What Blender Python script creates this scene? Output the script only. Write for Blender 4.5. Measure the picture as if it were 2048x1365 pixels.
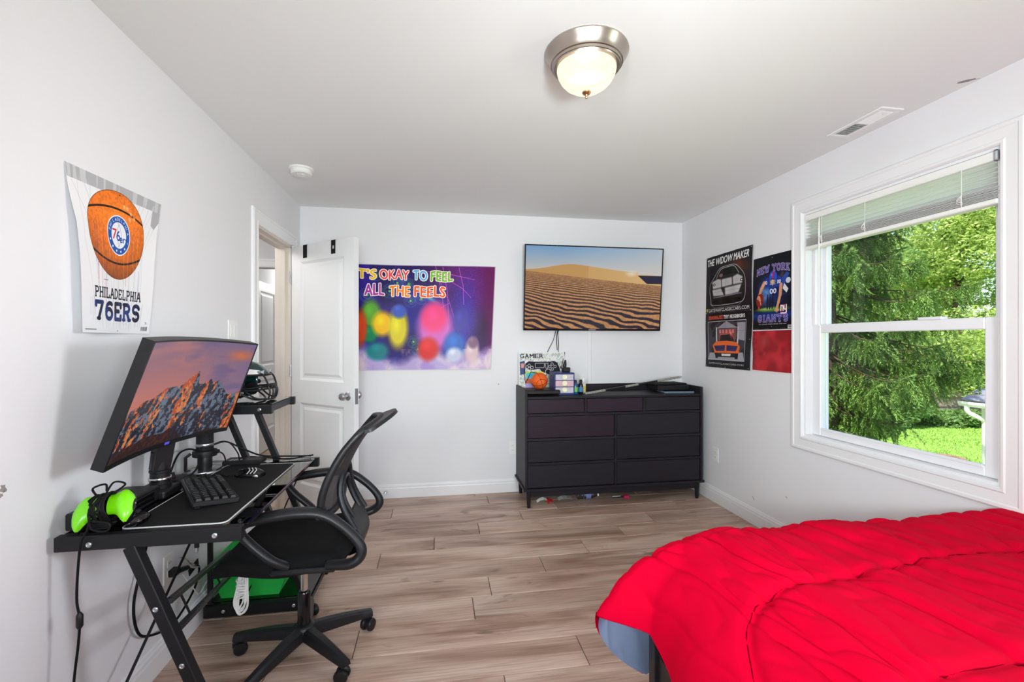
import bpy, bmesh, math, random
import numpy as np
from mathutils import Vector, Matrix
for o in list(bpy.data.objects): bpy.data.objects.remove(o)
S = bpy.context.scene
COL = S.collection
random.seed(7)
# ------------------------------------------------------------------ camera, sky, sun, area lights, exposure
H = 1.33; XL, XR, YB, ZC, YF = -1.115, 2.27, 4.01, 2.44, -0.75
GZ = -3.6                                             # the garden lies one storey below the room
cam = bpy.data.cameras.new('camera'); cam.sensor_width = 36.0; cam.lens = 36*919/2048
cam.clip_start = .02; cam.clip_end = 400
co = bpy.data.objects.new('camera', cam); COL.objects.link(co)
co.location = (0, 0, H); co.rotation_euler = (math.pi/2, 0, -math.atan2(149, 919)); S.camera = co

W = bpy.data.worlds.new('world'); S.world = W; W.use_nodes = True
nt = W.node_tree; bg = nt.nodes['Background']
sky = nt.nodes.new('ShaderNodeTexSky'); sky.sky_type = 'NISHITA'; sky.sun_disc = False
sky.sun_elevation = math.radians(52); sky.sun_rotation = math.radians(250); sky.air_density = 1.0; sky.dust_density = 1.5
nt.links.new(sky.outputs[0], bg.inputs[0]); bg.inputs[1].default_value = 0.3

def light(name, kind, loc, aim, energy, color=(1, 1, 1), **kw):
    l = bpy.data.lights.new(name, kind); l.energy = energy; l.color = color
    for k, v in kw.items(): setattr(l, k, v)
    o = bpy.data.objects.new(name, l); COL.objects.link(o); o.location = loc
    d = Vector(aim)-Vector(loc); o.rotation_euler = d.to_track_quat('-Z', 'Y').to_euler()
    return o
light('sun', 'SUN', (-9, 1, 14), (2, 5.5, 0), 7.0, (1, .95, .86), angle=.009)
# added fill at an unseen front window; unseen side window set by monitor's shadow
light('front_fill', 'AREA', (.1, YF-.14, 1.5), (.1, 3, 1.25), 6, (.97, .985, 1), shape='RECTANGLE', size=1.9, size_y=1.3)
light('side_window_daylight', 'AREA', (XR+.3, .3, 1.62), (-1.1, 1.15, 1.15), 8, (.96, .98, 1), shape='RECTANGLE', size=.45, size_y=.6, spread=math.radians(75))
# flash added behind the camera, bounced off the ceiling to even the light
light('bounced_flash', 'AREA', (.55, -.45, 1.30), (.85, 2.5, 2.26), 22, (.87, 1, 1), shape='DISK', size=.35, spread=math.radians(108))
# two fill lights added behind the camera to even out the room
light('left_fill', 'AREA', (-.75, -.5, 1.45), (2.2, 2.6, .7), 13, (.93, 1, 1), shape='DISK', size=.4, spread=math.radians(90))
light('middle_fill', 'AREA', (-.1, -.55, 1.6), (-.45, 3.3, 1.1), 6.5, (.96, 1, 1), shape='DISK', size=.5, spread=math.radians(64))
S.view_settings.view_transform = 'Standard'; S.view_settings.look = 'None'
S.view_settings.exposure = 0.05; S.view_settings.gamma = 1.0; S.view_settings.use_curve_mapping = False
S.cycles.use_denoising = True; S.cycles.max_bounces = 10; S.cycles.diffuse_bounces = 6; S.cycles.transparent_max_bounces = 24
S.cycles.sample_clamp_indirect = 6

# ------------------------------------------------------------------ materials
def lin(c):
    return tuple(((x/12.92) if x <= .04045 else ((x+.055)/1.055)**2.4) for x in c)
def rgb(r, g, b): return lin((r/255, g/255, b/255))
MATS = {}
def mat(name, col, rough=.5, metal=0.0, var=.06, scale=20.0, bump=0.0, bscale=None, stretch=(1, 1, 1), coat=0, spec=.5, emit=None, estr=0, objvar=0.0, sheen=0):
    """a principled material whose colour is broken up by procedural noise, with optional fine relief"""
    m = bpy.data.materials.new(name); m.use_nodes = True; t = m.node_tree; b = t.nodes['Principled BSDF']
    N = t.nodes.new; L = t.links.new
    tc = N('ShaderNodeTexCoord'); mp = N('ShaderNodeMapping'); mp.inputs['Scale'].default_value = stretch
    L(tc.outputs['Object'], mp.inputs[0])
    no = N('ShaderNodeTexNoise'); no.inputs['Scale'].default_value = scale; no.inputs['Detail'].default_value = 4
    L(mp.outputs[0], no.inputs['Vector'])
    mx = N('ShaderNodeMix'); mx.data_type = 'RGBA'
    mx.inputs[6].default_value = (*[max(0, c*(1-var)) for c in col], 1); mx.inputs[7].default_value = (*[min(1, c*(1+var)) for c in col], 1)
    L(no.outputs[0], mx.inputs[0]); out = mx.outputs[2]
    if objvar:
        oi = N('ShaderNodeObjectInfo'); hs = N('ShaderNodeHueSaturation'); mr = N('ShaderNodeMapRange')
        mr.inputs[3].default_value = 1-objvar; mr.inputs[4].default_value = 1+objvar
        L(oi.outputs['Random'], mr.inputs[0]); L(mr.outputs[0], hs.inputs['Value']); L(out, hs.inputs['Color']); out = hs.outputs[0]
    L(out, b.inputs['Base Color'])
    b.inputs['Roughness'].default_value = rough; b.inputs['Metallic'].default_value = metal
    b.inputs['Specular IOR Level'].default_value = spec
    if coat: b.inputs['Coat Weight'].default_value = coat; b.inputs['Coat Roughness'].default_value = .08
    if sheen: b.inputs['Sheen Weight'].default_value = sheen
    if emit: b.inputs['Emission Color'].default_value = (*emit, 1); b.inputs['Emission Strength'].default_value = estr
    if bump:
        n2 = N('ShaderNodeTexNoise'); n2.inputs['Scale'].default_value = bscale or scale*4; n2.inputs['Detail'].default_value = 3
        L(mp.outputs[0], n2.inputs['Vector']); bp = N('ShaderNodeBump'); bp.inputs['Strength'].default_value = bump; bp.inputs['Distance'].default_value = .004
        L(n2.outputs[0], bp.inputs['Height']); L(bp.outputs[0], b.inputs['Normal'])
    MATS[name] = m
    return m
def glassmat(name, tint, gloss=.06, rough=.0):
    m = bpy.data.materials.new(name); m.use_nodes = True; t = m.node_tree; N = t.nodes.new; L = t.links.new
    t.nodes.remove(t.nodes['Principled BSDF']); out = t.nodes['Material Output']
    tr = N('ShaderNodeBsdfTransparent'); tr.inputs[0].default_value = (*tint, 1)
    gl = N('ShaderNodeBsdfGlossy'); gl.inputs['Roughness'].default_value = rough
    fr = N('ShaderNodeFresnel'); fr.inputs[0].default_value = 1.45
    ml = N('ShaderNodeMath'); ml.operation = 'MULTIPLY'; ml.inputs[1].default_value = gloss
    L(fr.outputs[0], ml.inputs[0]); mx = N('ShaderNodeMixShader'); L(ml.outputs[0], mx.inputs[0]); L(tr.outputs[0], mx.inputs[1]); L(gl.outputs[0], mx.inputs[2])
    L(mx.outputs[0], out.inputs[0]); MATS[name] = m; return m

mat('wall_paint', rgb(233, 233, 236), .75, var=.012, scale=3, bump=.05, bscale=260)
mat('ceiling_paint', rgb(236, 237, 237), .85, var=.012, scale=2, bump=.05, bscale=200)
mat('white_trim', rgb(238, 238, 240), .38, var=.012, scale=6)
mat('door_paint', rgb(230, 231, 233), .42, var=.012, scale=5)
mat('raw_jamb', rgb(214, 205, 196), .6, var=.06, scale=9, stretch=(3, 3, .4))
mat('vinyl', rgb(240, 241, 245), .35, var=.01, scale=6)
mat('slat_white', rgb(243, 243, 240), .45, var=.01, scale=6)
def thin_slat():
    m = mat('slat_thin', rgb(252, 252, 251), .45, var=.01, scale=6); t = m.node_tree; N = t.nodes.new; b = t.nodes['Principled BSDF']
    tl = N('ShaderNodeBsdfTranslucent'); tl.inputs[0].default_value = (.97, .97, .97, 1); mx = N('ShaderNodeMixShader'); mx.inputs[0].default_value = .4
    t.links.new(b.outputs[0], mx.inputs[1]); t.links.new(tl.outputs[0], mx.inputs[2]); t.links.new(mx.outputs[0], t.nodes['Material Output'].inputs[0])
thin_slat()
mat('plastic_white', rgb(240, 240, 238), .4, var=.01)
mat('black_metal', rgb(24, 24, 27), .42, .15, var=.2, scale=40, bump=.04, spec=.35)
mat('black_plastic', rgb(24, 24, 26), .42, var=.15, scale=60, bump=.08, bscale=700, spec=.35)
mat('chair_plastic', rgb(23, 24, 27), .4, var=.15, scale=60, bump=.12, bscale=900, spec=.38)
mat('chair_fabric', rgb(14, 14, 15), .9, var=.35, scale=500, bump=.5, bscale=500, spec=.2)
mat('gloss_black', rgb(10, 10, 12), .12, var=.1, scale=20)
mat('chrome', rgb(215, 213, 210), .18, 1.0, var=.04, scale=12)
mat('nickel', rgb(178, 168, 158), .3, 1.0, var=.06, scale=9)
mat('steel', rgb(190, 192, 196), .3, 1.0, var=.05)
mat('dresser_wood', rgb(30, 27, 33), .5, var=.35, scale=10, bump=.06, bscale=40, stretch=(.6, 6, 8), objvar=.2, spec=.28)
mat('dresser_plum', rgb(44, 28, 42), .5, var=.4, scale=10, bump=.06, bscale=40, stretch=(.6, 6, 8), objvar=.2, spec=.28)
mat('red_cotton', rgb(204, 0, 42), .8, var=.06, scale=9, bump=.35, bscale=26, spec=.04)
mat('red_stitch', rgb(118, 0, 22), .9, var=.1, spec=.02); mat('underlay', rgb(52, 42, 36), .95, var=.1)
mat('blue_lining', rgb(112, 124, 152), .85, var=.08, scale=14, bump=.2, bscale=40)
mat('bed_black', rgb(22, 22, 24), .4, var=.15)
mat('mat_cloth', rgb(23, 22, 24), .85, var=.25, scale=300, bump=.2, bscale=900, spec=.25)
mat('hem_grey', rgb(190, 190, 188), .5, var=.05)
mat('cable', rgb(14, 14, 15), .6, var=.1, spec=.2)
mat('cable_white', rgb(225, 225, 222), .5, var=.05)
mat('lime', rgb(122, 226, 10), .3, var=.05, coat=.4)
mat('green_felt', rgb(24, 172, 64), .85, var=.1, scale=60, bump=.3, bscale=200)
mat('helmet_green', rgb(8, 52, 50), .16, var=.1, coat=.6)
mat('helmet_white', rgb(228, 228, 226), .3, var=.03)
mat('ball_orange', rgb(232, 96, 18), .55, var=.08, scale=60, bump=.3, bscale=300)
mat('ball_seam', rgb(28, 18, 16), .7, var=.1)
mat('navy_plastic', rgb(44, 58, 128), .35, var=.05)
mat('brass', rgb(196, 152, 110), .3, 1.0, var=.05)
mat('cream_knob', rgb(238, 236, 200), .4, var=.03)
mat('concrete', rgb(150, 142, 130), .9, var=.2, scale=12)
mat('soil', rgb(96, 80, 60), .95, var=.2, scale=5)
mat('bark', rgb(92, 76, 64), .95, var=.3, scale=8, bump=.6, bscale=14, stretch=(3, 3, .6))
mat('twig', rgb(84, 70, 52), .9, var=.2)
mat('spruce_green', rgb(112, 146, 66), .7, var=.65, scale=2.2)
def leaf(name, c, var):
    m = mat(name, c, .5, var=var, scale=1.1); t = m.node_tree; N = t.nodes.new; b = t.nodes['Principled BSDF']
    tl = N('ShaderNodeBsdfTranslucent'); t.links.new(b.inputs['Base Color'].links[0].from_socket, tl.inputs[0]); mx = N('ShaderNodeMixShader'); mx.inputs[0].default_value = .42
    t.links.new(b.outputs[0], mx.inputs[1]); t.links.new(tl.outputs[0], mx.inputs[2]); t.links.new(mx.outputs[0], t.nodes['Material Output'].inputs[0])
leaf('leaf_green', rgb(182, 204, 112), .35); leaf('leaf_deep', rgb(128, 164, 92), .45)
mat('lawn_green', rgb(140, 178, 78), .9, var=.22, scale=1.2)
mat('fence_wood', rgb(152, 138, 122), .9, var=.2, scale=6, stretch=(3, 3, .5), objvar=.18)
mat('shingle', rgb(126, 128, 140), .9, var=.25, scale=14, objvar=.15)
mat('shed_white', rgb(236, 236, 232), .6, var=.03)
mat('hall_paint', rgb(216, 217, 220), .8, var=.01, scale=3)
glassmat('pane_glass', (.985, .995, .99), .04)
glassmat('desk_glass', (.80, .86, .83), 1.6, .01)
glassmat('clear_plastic', (.88, .9, .93), 2.0, .15)

def wood_floor():
    m = bpy.data.materials.new('plank_wood'); m.use_nodes = True; t = m.node_tree; b = t.nodes['Principled BSDF']; N = t.nodes.new; L = t.links.new
    tc = N('ShaderNodeTexCoord'); oi = N('ShaderNodeObjectInfo')
    mu = N('ShaderNodeVectorMath'); mu.operation = 'SCALE'; mu.inputs[0].default_value = (17.3, 9.1, 5.7); L(oi.outputs['Random'], mu.inputs['Scale'])
    ad = N('ShaderNodeVectorMath'); L(tc.outputs['Object'], ad.inputs[0]); L(mu.outputs[0], ad.inputs[1])
    def noise(sc, st, det=5, dist=0.0):
        mp = N('ShaderNodeMapping'); mp.inputs['Scale'].default_value = st; L(ad.outputs[0], mp.inputs[0])
        n = N('ShaderNodeTexNoise'); n.inputs['Scale'].default_value = sc; n.inputs['Detail'].default_value = det; n.inputs['Distortion'].default_value = dist
        L(mp.outputs[0], n.inputs['Vector']); return n.outputs[0]
    def ramp(src, stops):
        r = N('ShaderNodeValToRGB'); e = r.color_ramp.elements
        while len(e) < len(stops): e.new(.5)
        for q, (p, c) in zip(e, stops): q.position = p; q.color = (*c, 1)
        L(src, r.inputs[0]); return r.outputs[0]
    broad = ramp(noise(3.0, (.45, 2.6, 1), 4, .8), [(.30, rgb(158, 126, 107)), (.48, rgb(194, 164, 146)), (.68, rgb(218, 193, 176))])
    fine = ramp(noise(14, (.25, 7, 1), 5, .5), [(.32, (.62, .60, .58)), (.55, (1, 1, 1))])
    grain = ramp(noise(60, (.08, 4, 1), 3), [(.35, (.80, .79, .78)), (.6, (1, 1, 1))])
    knot = ramp(noise(2.3, (1.1, 3.0, 1), 3, 1.2), [(.29, (.36, .29, .25)), (.375, (1, 1, 1))])
    prev = broad
    for x, f in ((fine, .7), (grain, .55), (knot, .75)):
        mx = N('ShaderNodeMix'); mx.data_type = 'RGBA'; mx.blend_type = 'MULTIPLY'; mx.inputs[0].default_value = f
        L(prev, mx.inputs[6]); L(x, mx.inputs[7]); prev = mx.outputs[2]
    hs = N('ShaderNodeHueSaturation'); mr = N('ShaderNodeMapRange'); mr.inputs[3].default_value = .86; mr.inputs[4].default_value = 1.08
    L(oi.outputs['Random'], mr.inputs[0]); L(mr.outputs[0], hs.inputs['Value']); L(prev, hs.inputs['Color']); L(hs.outputs[0], b.inputs['Base Color'])
    b.inputs['Roughness'].default_value = .40; b.inputs['Specular IOR Level'].default_value = .4
    MATS['plank_wood'] = m
wood_floor()
def mesh_fabric():
    """see-through black netting of the chair back: fine holes from two crossed waves"""
    m = bpy.data.materials.new('back_mesh'); m.use_nodes = True; t = m.node_tree; N = t.nodes.new; L = t.links.new
    b = t.nodes['Principled BSDF']; b.inputs['Base Color'].default_value = (*rgb(38, 38, 42), 1); b.inputs['Roughness'].default_value = .7
    tc = N('ShaderNodeTexCoord'); ck = N('ShaderNodeTexChecker'); ck.inputs['Scale'].default_value = 420
    L(tc.outputs['Object'], ck.inputs[0]); mr = N('ShaderNodeMapRange'); mr.inputs[3].default_value = .02; mr.inputs[4].default_value = .22
    L(ck.outputs[1], mr.inputs[0]); tr = N('ShaderNodeBsdfTransparent'); mx = N('ShaderNodeMixShader'); L(mr.outputs[0], mx.inputs[0])
    L(b.outputs[0], mx.inputs[1]); L(tr.outputs[0], mx.inputs[2]); L(mx.outputs[0], t.nodes['Material Output'].inputs[0]); MATS['back_mesh'] = m
mesh_fabric()

# ------------------------------------------------------------------ mesh helpers
class MB:
    def __init__(s): s.v = []; s.f = []; s.uv = {}
    def add(s, vs, fs):
        n = len(s.v); s.v += [tuple(map(float, p)) for p in vs]; s.f += [tuple(i+n for i in f) for f in fs]; return s
    def bm(s, bm, M=None):
        bm.verts.index_update()
        s.add([(M @ v.co if M else v.co) for v in bm.verts], [[v.index for v in f.verts] for f in bm.faces]); bm.free(); return s
    def box(s, lo, hi, bev=0.0, seg=1, M=None):
        bm = bmesh.new(); c = [(a+b)/2 for a, b in zip(lo, hi)]; d = [max(1e-5, abs(b-a)) for a, b in zip(lo, hi)]
        bmesh.ops.create_cube(bm, size=1)
        for v in bm.verts: v.co = Vector((v.co.x*d[0]+c[0], v.co.y*d[1]+c[1], v.co.z*d[2]+c[2]))
        if bev: bmesh.ops.bevel(bm, geom=bm.edges[:], offset=min(bev, min(d)*.45), segments=seg, affect='EDGES', profile=.5)
        return s.bm(bm, M)
    def beam(s, p0, p1, w, h, up=(0, 0, 1), bev=0.0):
        p0, p1 = Vector(p0), Vector(p1); d = p1-p0; L = d.length; x = d.normalized(); u = Vector(up); y = u.cross(x)
        if y.length < 1e-4: y = Vector((0, 1, 0)).cross(x)
        y.normalize(); z = x.cross(y); M = Matrix((x, y, z)).transposed().to_4x4(); M.translation = p0
        return s.box((0, -w/2, -h/2), (L, w/2, h/2), bev, 1, M)
    def tube(s, pts, r, n=8, closed=False, cap=True, flat=None):
        pts = [Vector(p) for p in pts]; k = len(pts); rs = r if hasattr(r, '__len__') else [r]*k
        tan = []
        for i in range(k):
            a = pts[(i-1) % k] if (closed or i > 0) else pts[i]; b = pts[(i+1) % k] if (closed or i < k-1) else pts[i]
            t = b-a; tan.append(t.normalized() if t.length > 1e-9 else Vector((0, 0, 1)))
        u = Vector((0, 0, 1)) if abs(tan[0].z) < .9 else Vector((1, 0, 0)); u = (u-tan[0]*u.dot(tan[0])).normalized()
        base = len(s.v)
        for i in range(k):
            u = (u-tan[i]*u.dot(tan[i])); u = u.normalized() if u.length > 1e-6 else Vector((1, 0, 0)); w = tan[i].cross(u)
            for j in range(n):
                a = 2*math.pi*j/n; q = pts[i]+u*(math.cos(a)*rs[i]*(flat or 1))+w*(math.sin(a)*rs[i]); s.v.append(tuple(q))
        for i in range(k if closed else k-1):
            for j in range(n):
                a = base+i*n+j; b = base+i*n+(j+1) % n; c = base+((i+1) % k)*n+(j+1) % n; d = base+((i+1) % k)*n+j; s.f.append((a, b, c, d))
        if cap and not closed:
            s.f.append(tuple(base+j for j in range(n))[::-1]); s.f.append(tuple(base+(k-1)*n+j for j in range(n)))
        return s
    def lathe(s, prof, c=(0, 0, 0), axis=(0, 0, 1), n=24):
        z = Vector(axis).normalized(); x = z.orthogonal().normalized(); y = z.cross(x); c = Vector(c); base = len(s.v); k = len(prof)
        for r, h in prof:
            for j in range(n):
                a = 2*math.pi*j/n; s.v.append(tuple(c+z*h+(x*math.cos(a)+y*math.sin(a))*max(r, 1e-5)))
        for i in range(k-1):
            for j in range(n): s.f.append((base+i*n+j, base+i*n+(j+1) % n, base+(i+1)*n+(j+1) % n, base+(i+1)*n+j))
        if prof[0][0] > 1e-4: s.f.append(tuple(base+j for j in range(n))[::-1])
        if prof[-1][0] > 1e-4: s.f.append(tuple(base+(k-1)*n+j for j in range(n)))
        return s
    def prism(s, poly, d, M=None):
        """polygon in XY, extruded by d along +Z"""
        n = len(poly); vs = [Vector((p[0], p[1], 0)) for p in poly]+[Vector((p[0], p[1], d)) for p in poly]
        if M: vs = [M @ v for v in vs]
        return s.add(vs, [tuple(range(n))[::-1], tuple(range(n, 2*n))]+[(i, (i+1) % n, (i+1) % n+n, i+n) for i in range(n)])
    def grid(s, rows, thick=None):
        """rows of points; optional thickness closes it into a thin solid. uv = (column, row) fraction, kept by vertex"""
        R = len(rows); Cn = len(rows[0]); base = len(s.v)
        for i, r in enumerate(rows):
            for j, p in enumerate(r):
                s.uv[len(s.v)] = (j/(Cn-1), 1-i/(R-1)); s.v.append(tuple(map(float, p)))
        for i in range(R-1):
            for j in range(Cn-1):
                a = base+i*Cn+j; s.f.append((a, a+1, a+1+Cn, a+Cn))
        if thick is not None:
            b2 = len(s.v)
            for i, r in enumerate(rows):
                for j, p in enumerate(r):
                    s.uv[len(s.v)] = (0.002, .002); s.v.append(tuple(float(a+b) for a, b in zip(p, thick)))
            for i in range(R-1):
                for j in range(Cn-1):
                    a = b2+i*Cn+j; s.f.append((a, a+Cn, a+1+Cn, a+1))
            rim = [(0, j) for j in range(Cn)]+[(i, Cn-1) for i in range(1, R)]+[(R-1, j) for j in range(Cn-2, -1, -1)]+[(i, 0) for i in range(R-2, 0, -1)]
            for q in range(len(rim)):
                (i, j), (k, l) = rim[q], rim[(q+1) % len(rim)]
                s.f.append((base+i*Cn+j, b2+i*Cn+j, b2+k*Cn+l, base+k*Cn+l))
        return s
    def ball(s, c, r, n=12, m=8):
        prof = [(r*math.sin(math.pi*i/m), -r*math.cos(math.pi*i/m)) for i in range(m+1)]
        return s.lathe(prof, c, (0, 0, 1), n)
    def build(s, name, m, parent=None, loc=None, smooth=False, fix=True):
        org = Vector(root_loc(parent)) if parent else Vector(loc if loc else (0, 0, 0))
        me = bpy.data.meshes.new(name); me.from_pydata([(x-org.x, y-org.y, z-org.z) for x, y, z in s.v], [], s.f); me.update()
        if fix:
            bm = bmesh.new(); bm.from_mesh(me); bmesh.ops.recalc_face_normals(bm, faces=bm.faces); bm.to_mesh(me); bm.free()
        if s.uv:
            ul = me.uv_layers.new(name='uv')
            for lp in me.loops: ul.data[lp.index].uv = s.uv.get(lp.vertex_index, (0, 0))
        me.materials.append(MATS[m] if isinstance(m, str) else m)
        if smooth:
            me.polygons.foreach_set('use_smooth', [True]*len(me.polygons)); me.set_sharp_from_angle(angle=math.radians(smooth if smooth is not True else 40))
        o = bpy.data.objects.new(name, me); COL.objects.link(o)
        if parent: o.parent = parent
        else: o.location = org
        return o
def root_loc(o):
    while o.parent: o = o.parent
    return o.location
def tag(o, label=None, cat=None, group=None, kind=None):
    if label: o['label'] = label
    if cat: o['category'] = cat
    if group: o['group'] = group
    if kind: o['kind'] = kind
    return o
def thing(name, loc, label, cat, group=None):
    o = bpy.data.objects.new(name, None); o.empty_display_size = .05; COL.objects.link(o); o.location = loc
    return tag(o, label, cat, group)
def struct(o): o['kind'] = 'structure'; return o
def spl(pts, n=6, closed=False):
    """Catmull-Rom through points"""
    P = [Vector(p) for p in pts]; out = []; k = len(P)
    for i in range(k if closed else k-1):
        g = (lambda q: P[q % k]) if closed else (lambda q: P[min(max(q, 0), k-1)])
        a, b, c, d = g(i-1), g(i), g(i+1), g(i+2)
        for j in range(n):
            t = j/n; out.append(.5*((2*b)+(c-a)*t+(2*a-5*b+4*c-d)*t*t+(3*b-a-3*c+d)*t**3))
    if not closed: out.append(P[-1])
    return out
def rot(axis, deg, c=(0, 0, 0)):
    c = Vector(c); return Matrix.Translation(c) @ Matrix.Rotation(math.radians(deg), 4, axis) @ Matrix.Translation(-c)
# ------------------------------------------------------------------ flat print: a small painter for posters and screens
class Cv:
    def __init__(s, w, h, bg=(1, 1, 1)):
        s.w, s.h = w, h; s.a = np.empty((h, w, 3)); s.a[:] = bg
        s.Y, s.X = np.mgrid[0:h, 0:w].astype(float); s.X += .5; s.Y += .5
    def put(s, m, c, al=1.0):
        k = np.clip(m.astype(float)*al, 0, 1)[..., None]; s.a = s.a*(1-k)+np.asarray(c, float)*k; return s
    def pmask(s, P):
        P = np.asarray(P, float); x0, y0 = np.floor(P.min(0)).astype(int); x1, y1 = np.ceil(P.max(0)).astype(int)+1
        x0, y0 = max(x0, 0), max(y0, 0); x1, y1 = min(x1, s.w), min(y1, s.h); m = np.zeros((s.h, s.w), bool)
        if x1 <= x0 or y1 <= y0: return m
        X, Y = s.X[y0:y1, x0:x1], s.Y[y0:y1, x0:x1]; k = np.zeros(X.shape, bool); n = len(P)
        for i in range(n):
            (ax, ay), (bx, by) = P[i], P[(i+1) % n]
            if ay == by: continue
            k ^= ((ay > Y) != (by > Y)) & (X < (bx-ax)*(Y-ay)/(by-ay)+ax)
        m[y0:y1, x0:x1] = k; return m
    def poly(s, P, c, al=1.0): return s.put(s.pmask(P), c, al)
    def dist(s, P, closed=False):
        d = np.full((s.h, s.w), 1e9); n = len(P)
        for i in range(n if closed else n-1):
            (ax, ay), (bx, by) = P[i], P[(i+1) % n]; vx, vy = bx-ax, by-ay; q = vx*vx+vy*vy+1e-9
            t = np.clip(((s.X-ax)*vx+(s.Y-ay)*vy)/q, 0, 1); d = np.minimum(d, np.hypot(s.X-ax-t*vx, s.Y-ay-t*vy))
        return d
    def line(s, P, r, c, al=1.0, closed=False): return s.put(np.clip(r+.5-s.dist(P, closed), 0, 1), c, al)
    def ell(s, x, y, rx, ry, c, al=1.0, soft=0.0, ang=0):
        ca, sa = math.cos(ang), math.sin(ang); u = (s.X-x)*ca+(s.Y-y)*sa; v = -(s.X-x)*sa+(s.Y-y)*ca
        d = np.hypot(u/rx, v/ry); e = max(soft, 1.2/min(rx, ry)); return s.put(np.clip((1-d)/e+.0, 0, 1), c, al)
    def fbm(s, sx, sy, seed=0, oct=5):
        r = np.random.RandomState(seed); out = np.zeros((s.h, s.w)); amp = 1; tot = 0
        for o in range(oct):
            gx, gy = max(2, int(sx*2**o)+2), max(2, int(sy*2**o)+2); g = r.rand(gy+1, gx+1)
            x = s.X/s.w*(gx-1); y = s.Y/s.h*(gy-1); i = x.astype(int); j = y.astype(int); fx = x-i; fy = y-j
            fx = fx*fx*(3-2*fx); fy = fy*fy*(3-2*fy)
            out += amp*((g[j, i]*(1-fx)+g[j, i+1]*fx)*(1-fy)+(g[j+1, i]*(1-fx)+g[j+1, i+1]*fx)*fy); tot += amp; amp *= .5
        return out/tot
    def blur(s, m, r):
        m = m.astype(float)
        for ax in (0, 1):
            c = np.cumsum(np.pad(m, [(r+1, r) if a == ax else (0, 0) for a in (0, 1)], mode='edge'), axis=ax)
            m = (np.take(c, range(2*r+1, c.shape[ax]), ax)-np.take(c, range(0, c.shape[ax]-2*r-1), ax))/(2*r+1)
        return m
    def image(s, name):
        im = bpy.data.images.new(name, s.w, s.h, alpha=False); px = np.ones((s.h, s.w, 4), np.float32); px[..., :3] = np.clip(s.a[::-1], 0, 1)
        im.pixels.foreach_set(px.ravel()); im.update(); im.pack(); return im
_tc = {}
def glyphs(t):
    if t not in _tc:
        c = bpy.data.curves.new('lettering', 'FONT'); c.body = t; c.resolution_u = 3; o = bpy.data.objects.new('lettering', c); COL.objects.link(o)
        bpy.context.view_layer.update(); me = bpy.data.meshes.new_from_object(o.evaluated_get(bpy.context.evaluated_depsgraph_get()))
        v = np.array([q.co[:2] for q in me.vertices]); f = [list(p.vertices) for p in me.polygons]
        bpy.data.objects.remove(o); bpy.data.curves.remove(c); bpy.data.meshes.remove(me)
        v -= v.min(0); _tc[t] = (v/v[:, 1].max(), f)
    return _tc[t]
def text(cv, t, x, y, h, col, w=None, fn=None, bold=0, outline=None, slant=0, al=1.0):
    """lettering with its lower left at x, y; w stretches it to a width; fn bends it"""
    v, f = glyphs(t); sx = (w/v[:, 0].max()) if w else h
    P = np.stack([x+v[:, 0]*sx+v[:, 1]*slant*h, y-v[:, 1]*h], 1)
    if fn: P = fn(P)
    m = np.zeros((cv.h, cv.w), bool)
    for q in f: m |= cv.pmask(P[q])
    if bold: m = cv.blur(m, bold) > .22
    if outline: oc, r = outline; cv.put(cv.blur(m, r) > .03, oc)
    cv.put(m, col, al); return m
def arc(cx, cy, rx, ry, a0, a1, n=9): return [(cx+rx*math.cos(math.radians(a0+(a1-a0)*i/n)), cy+ry*math.sin(math.radians(a0+(a1-a0)*i/n))) for i in range(n+1)]
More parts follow.
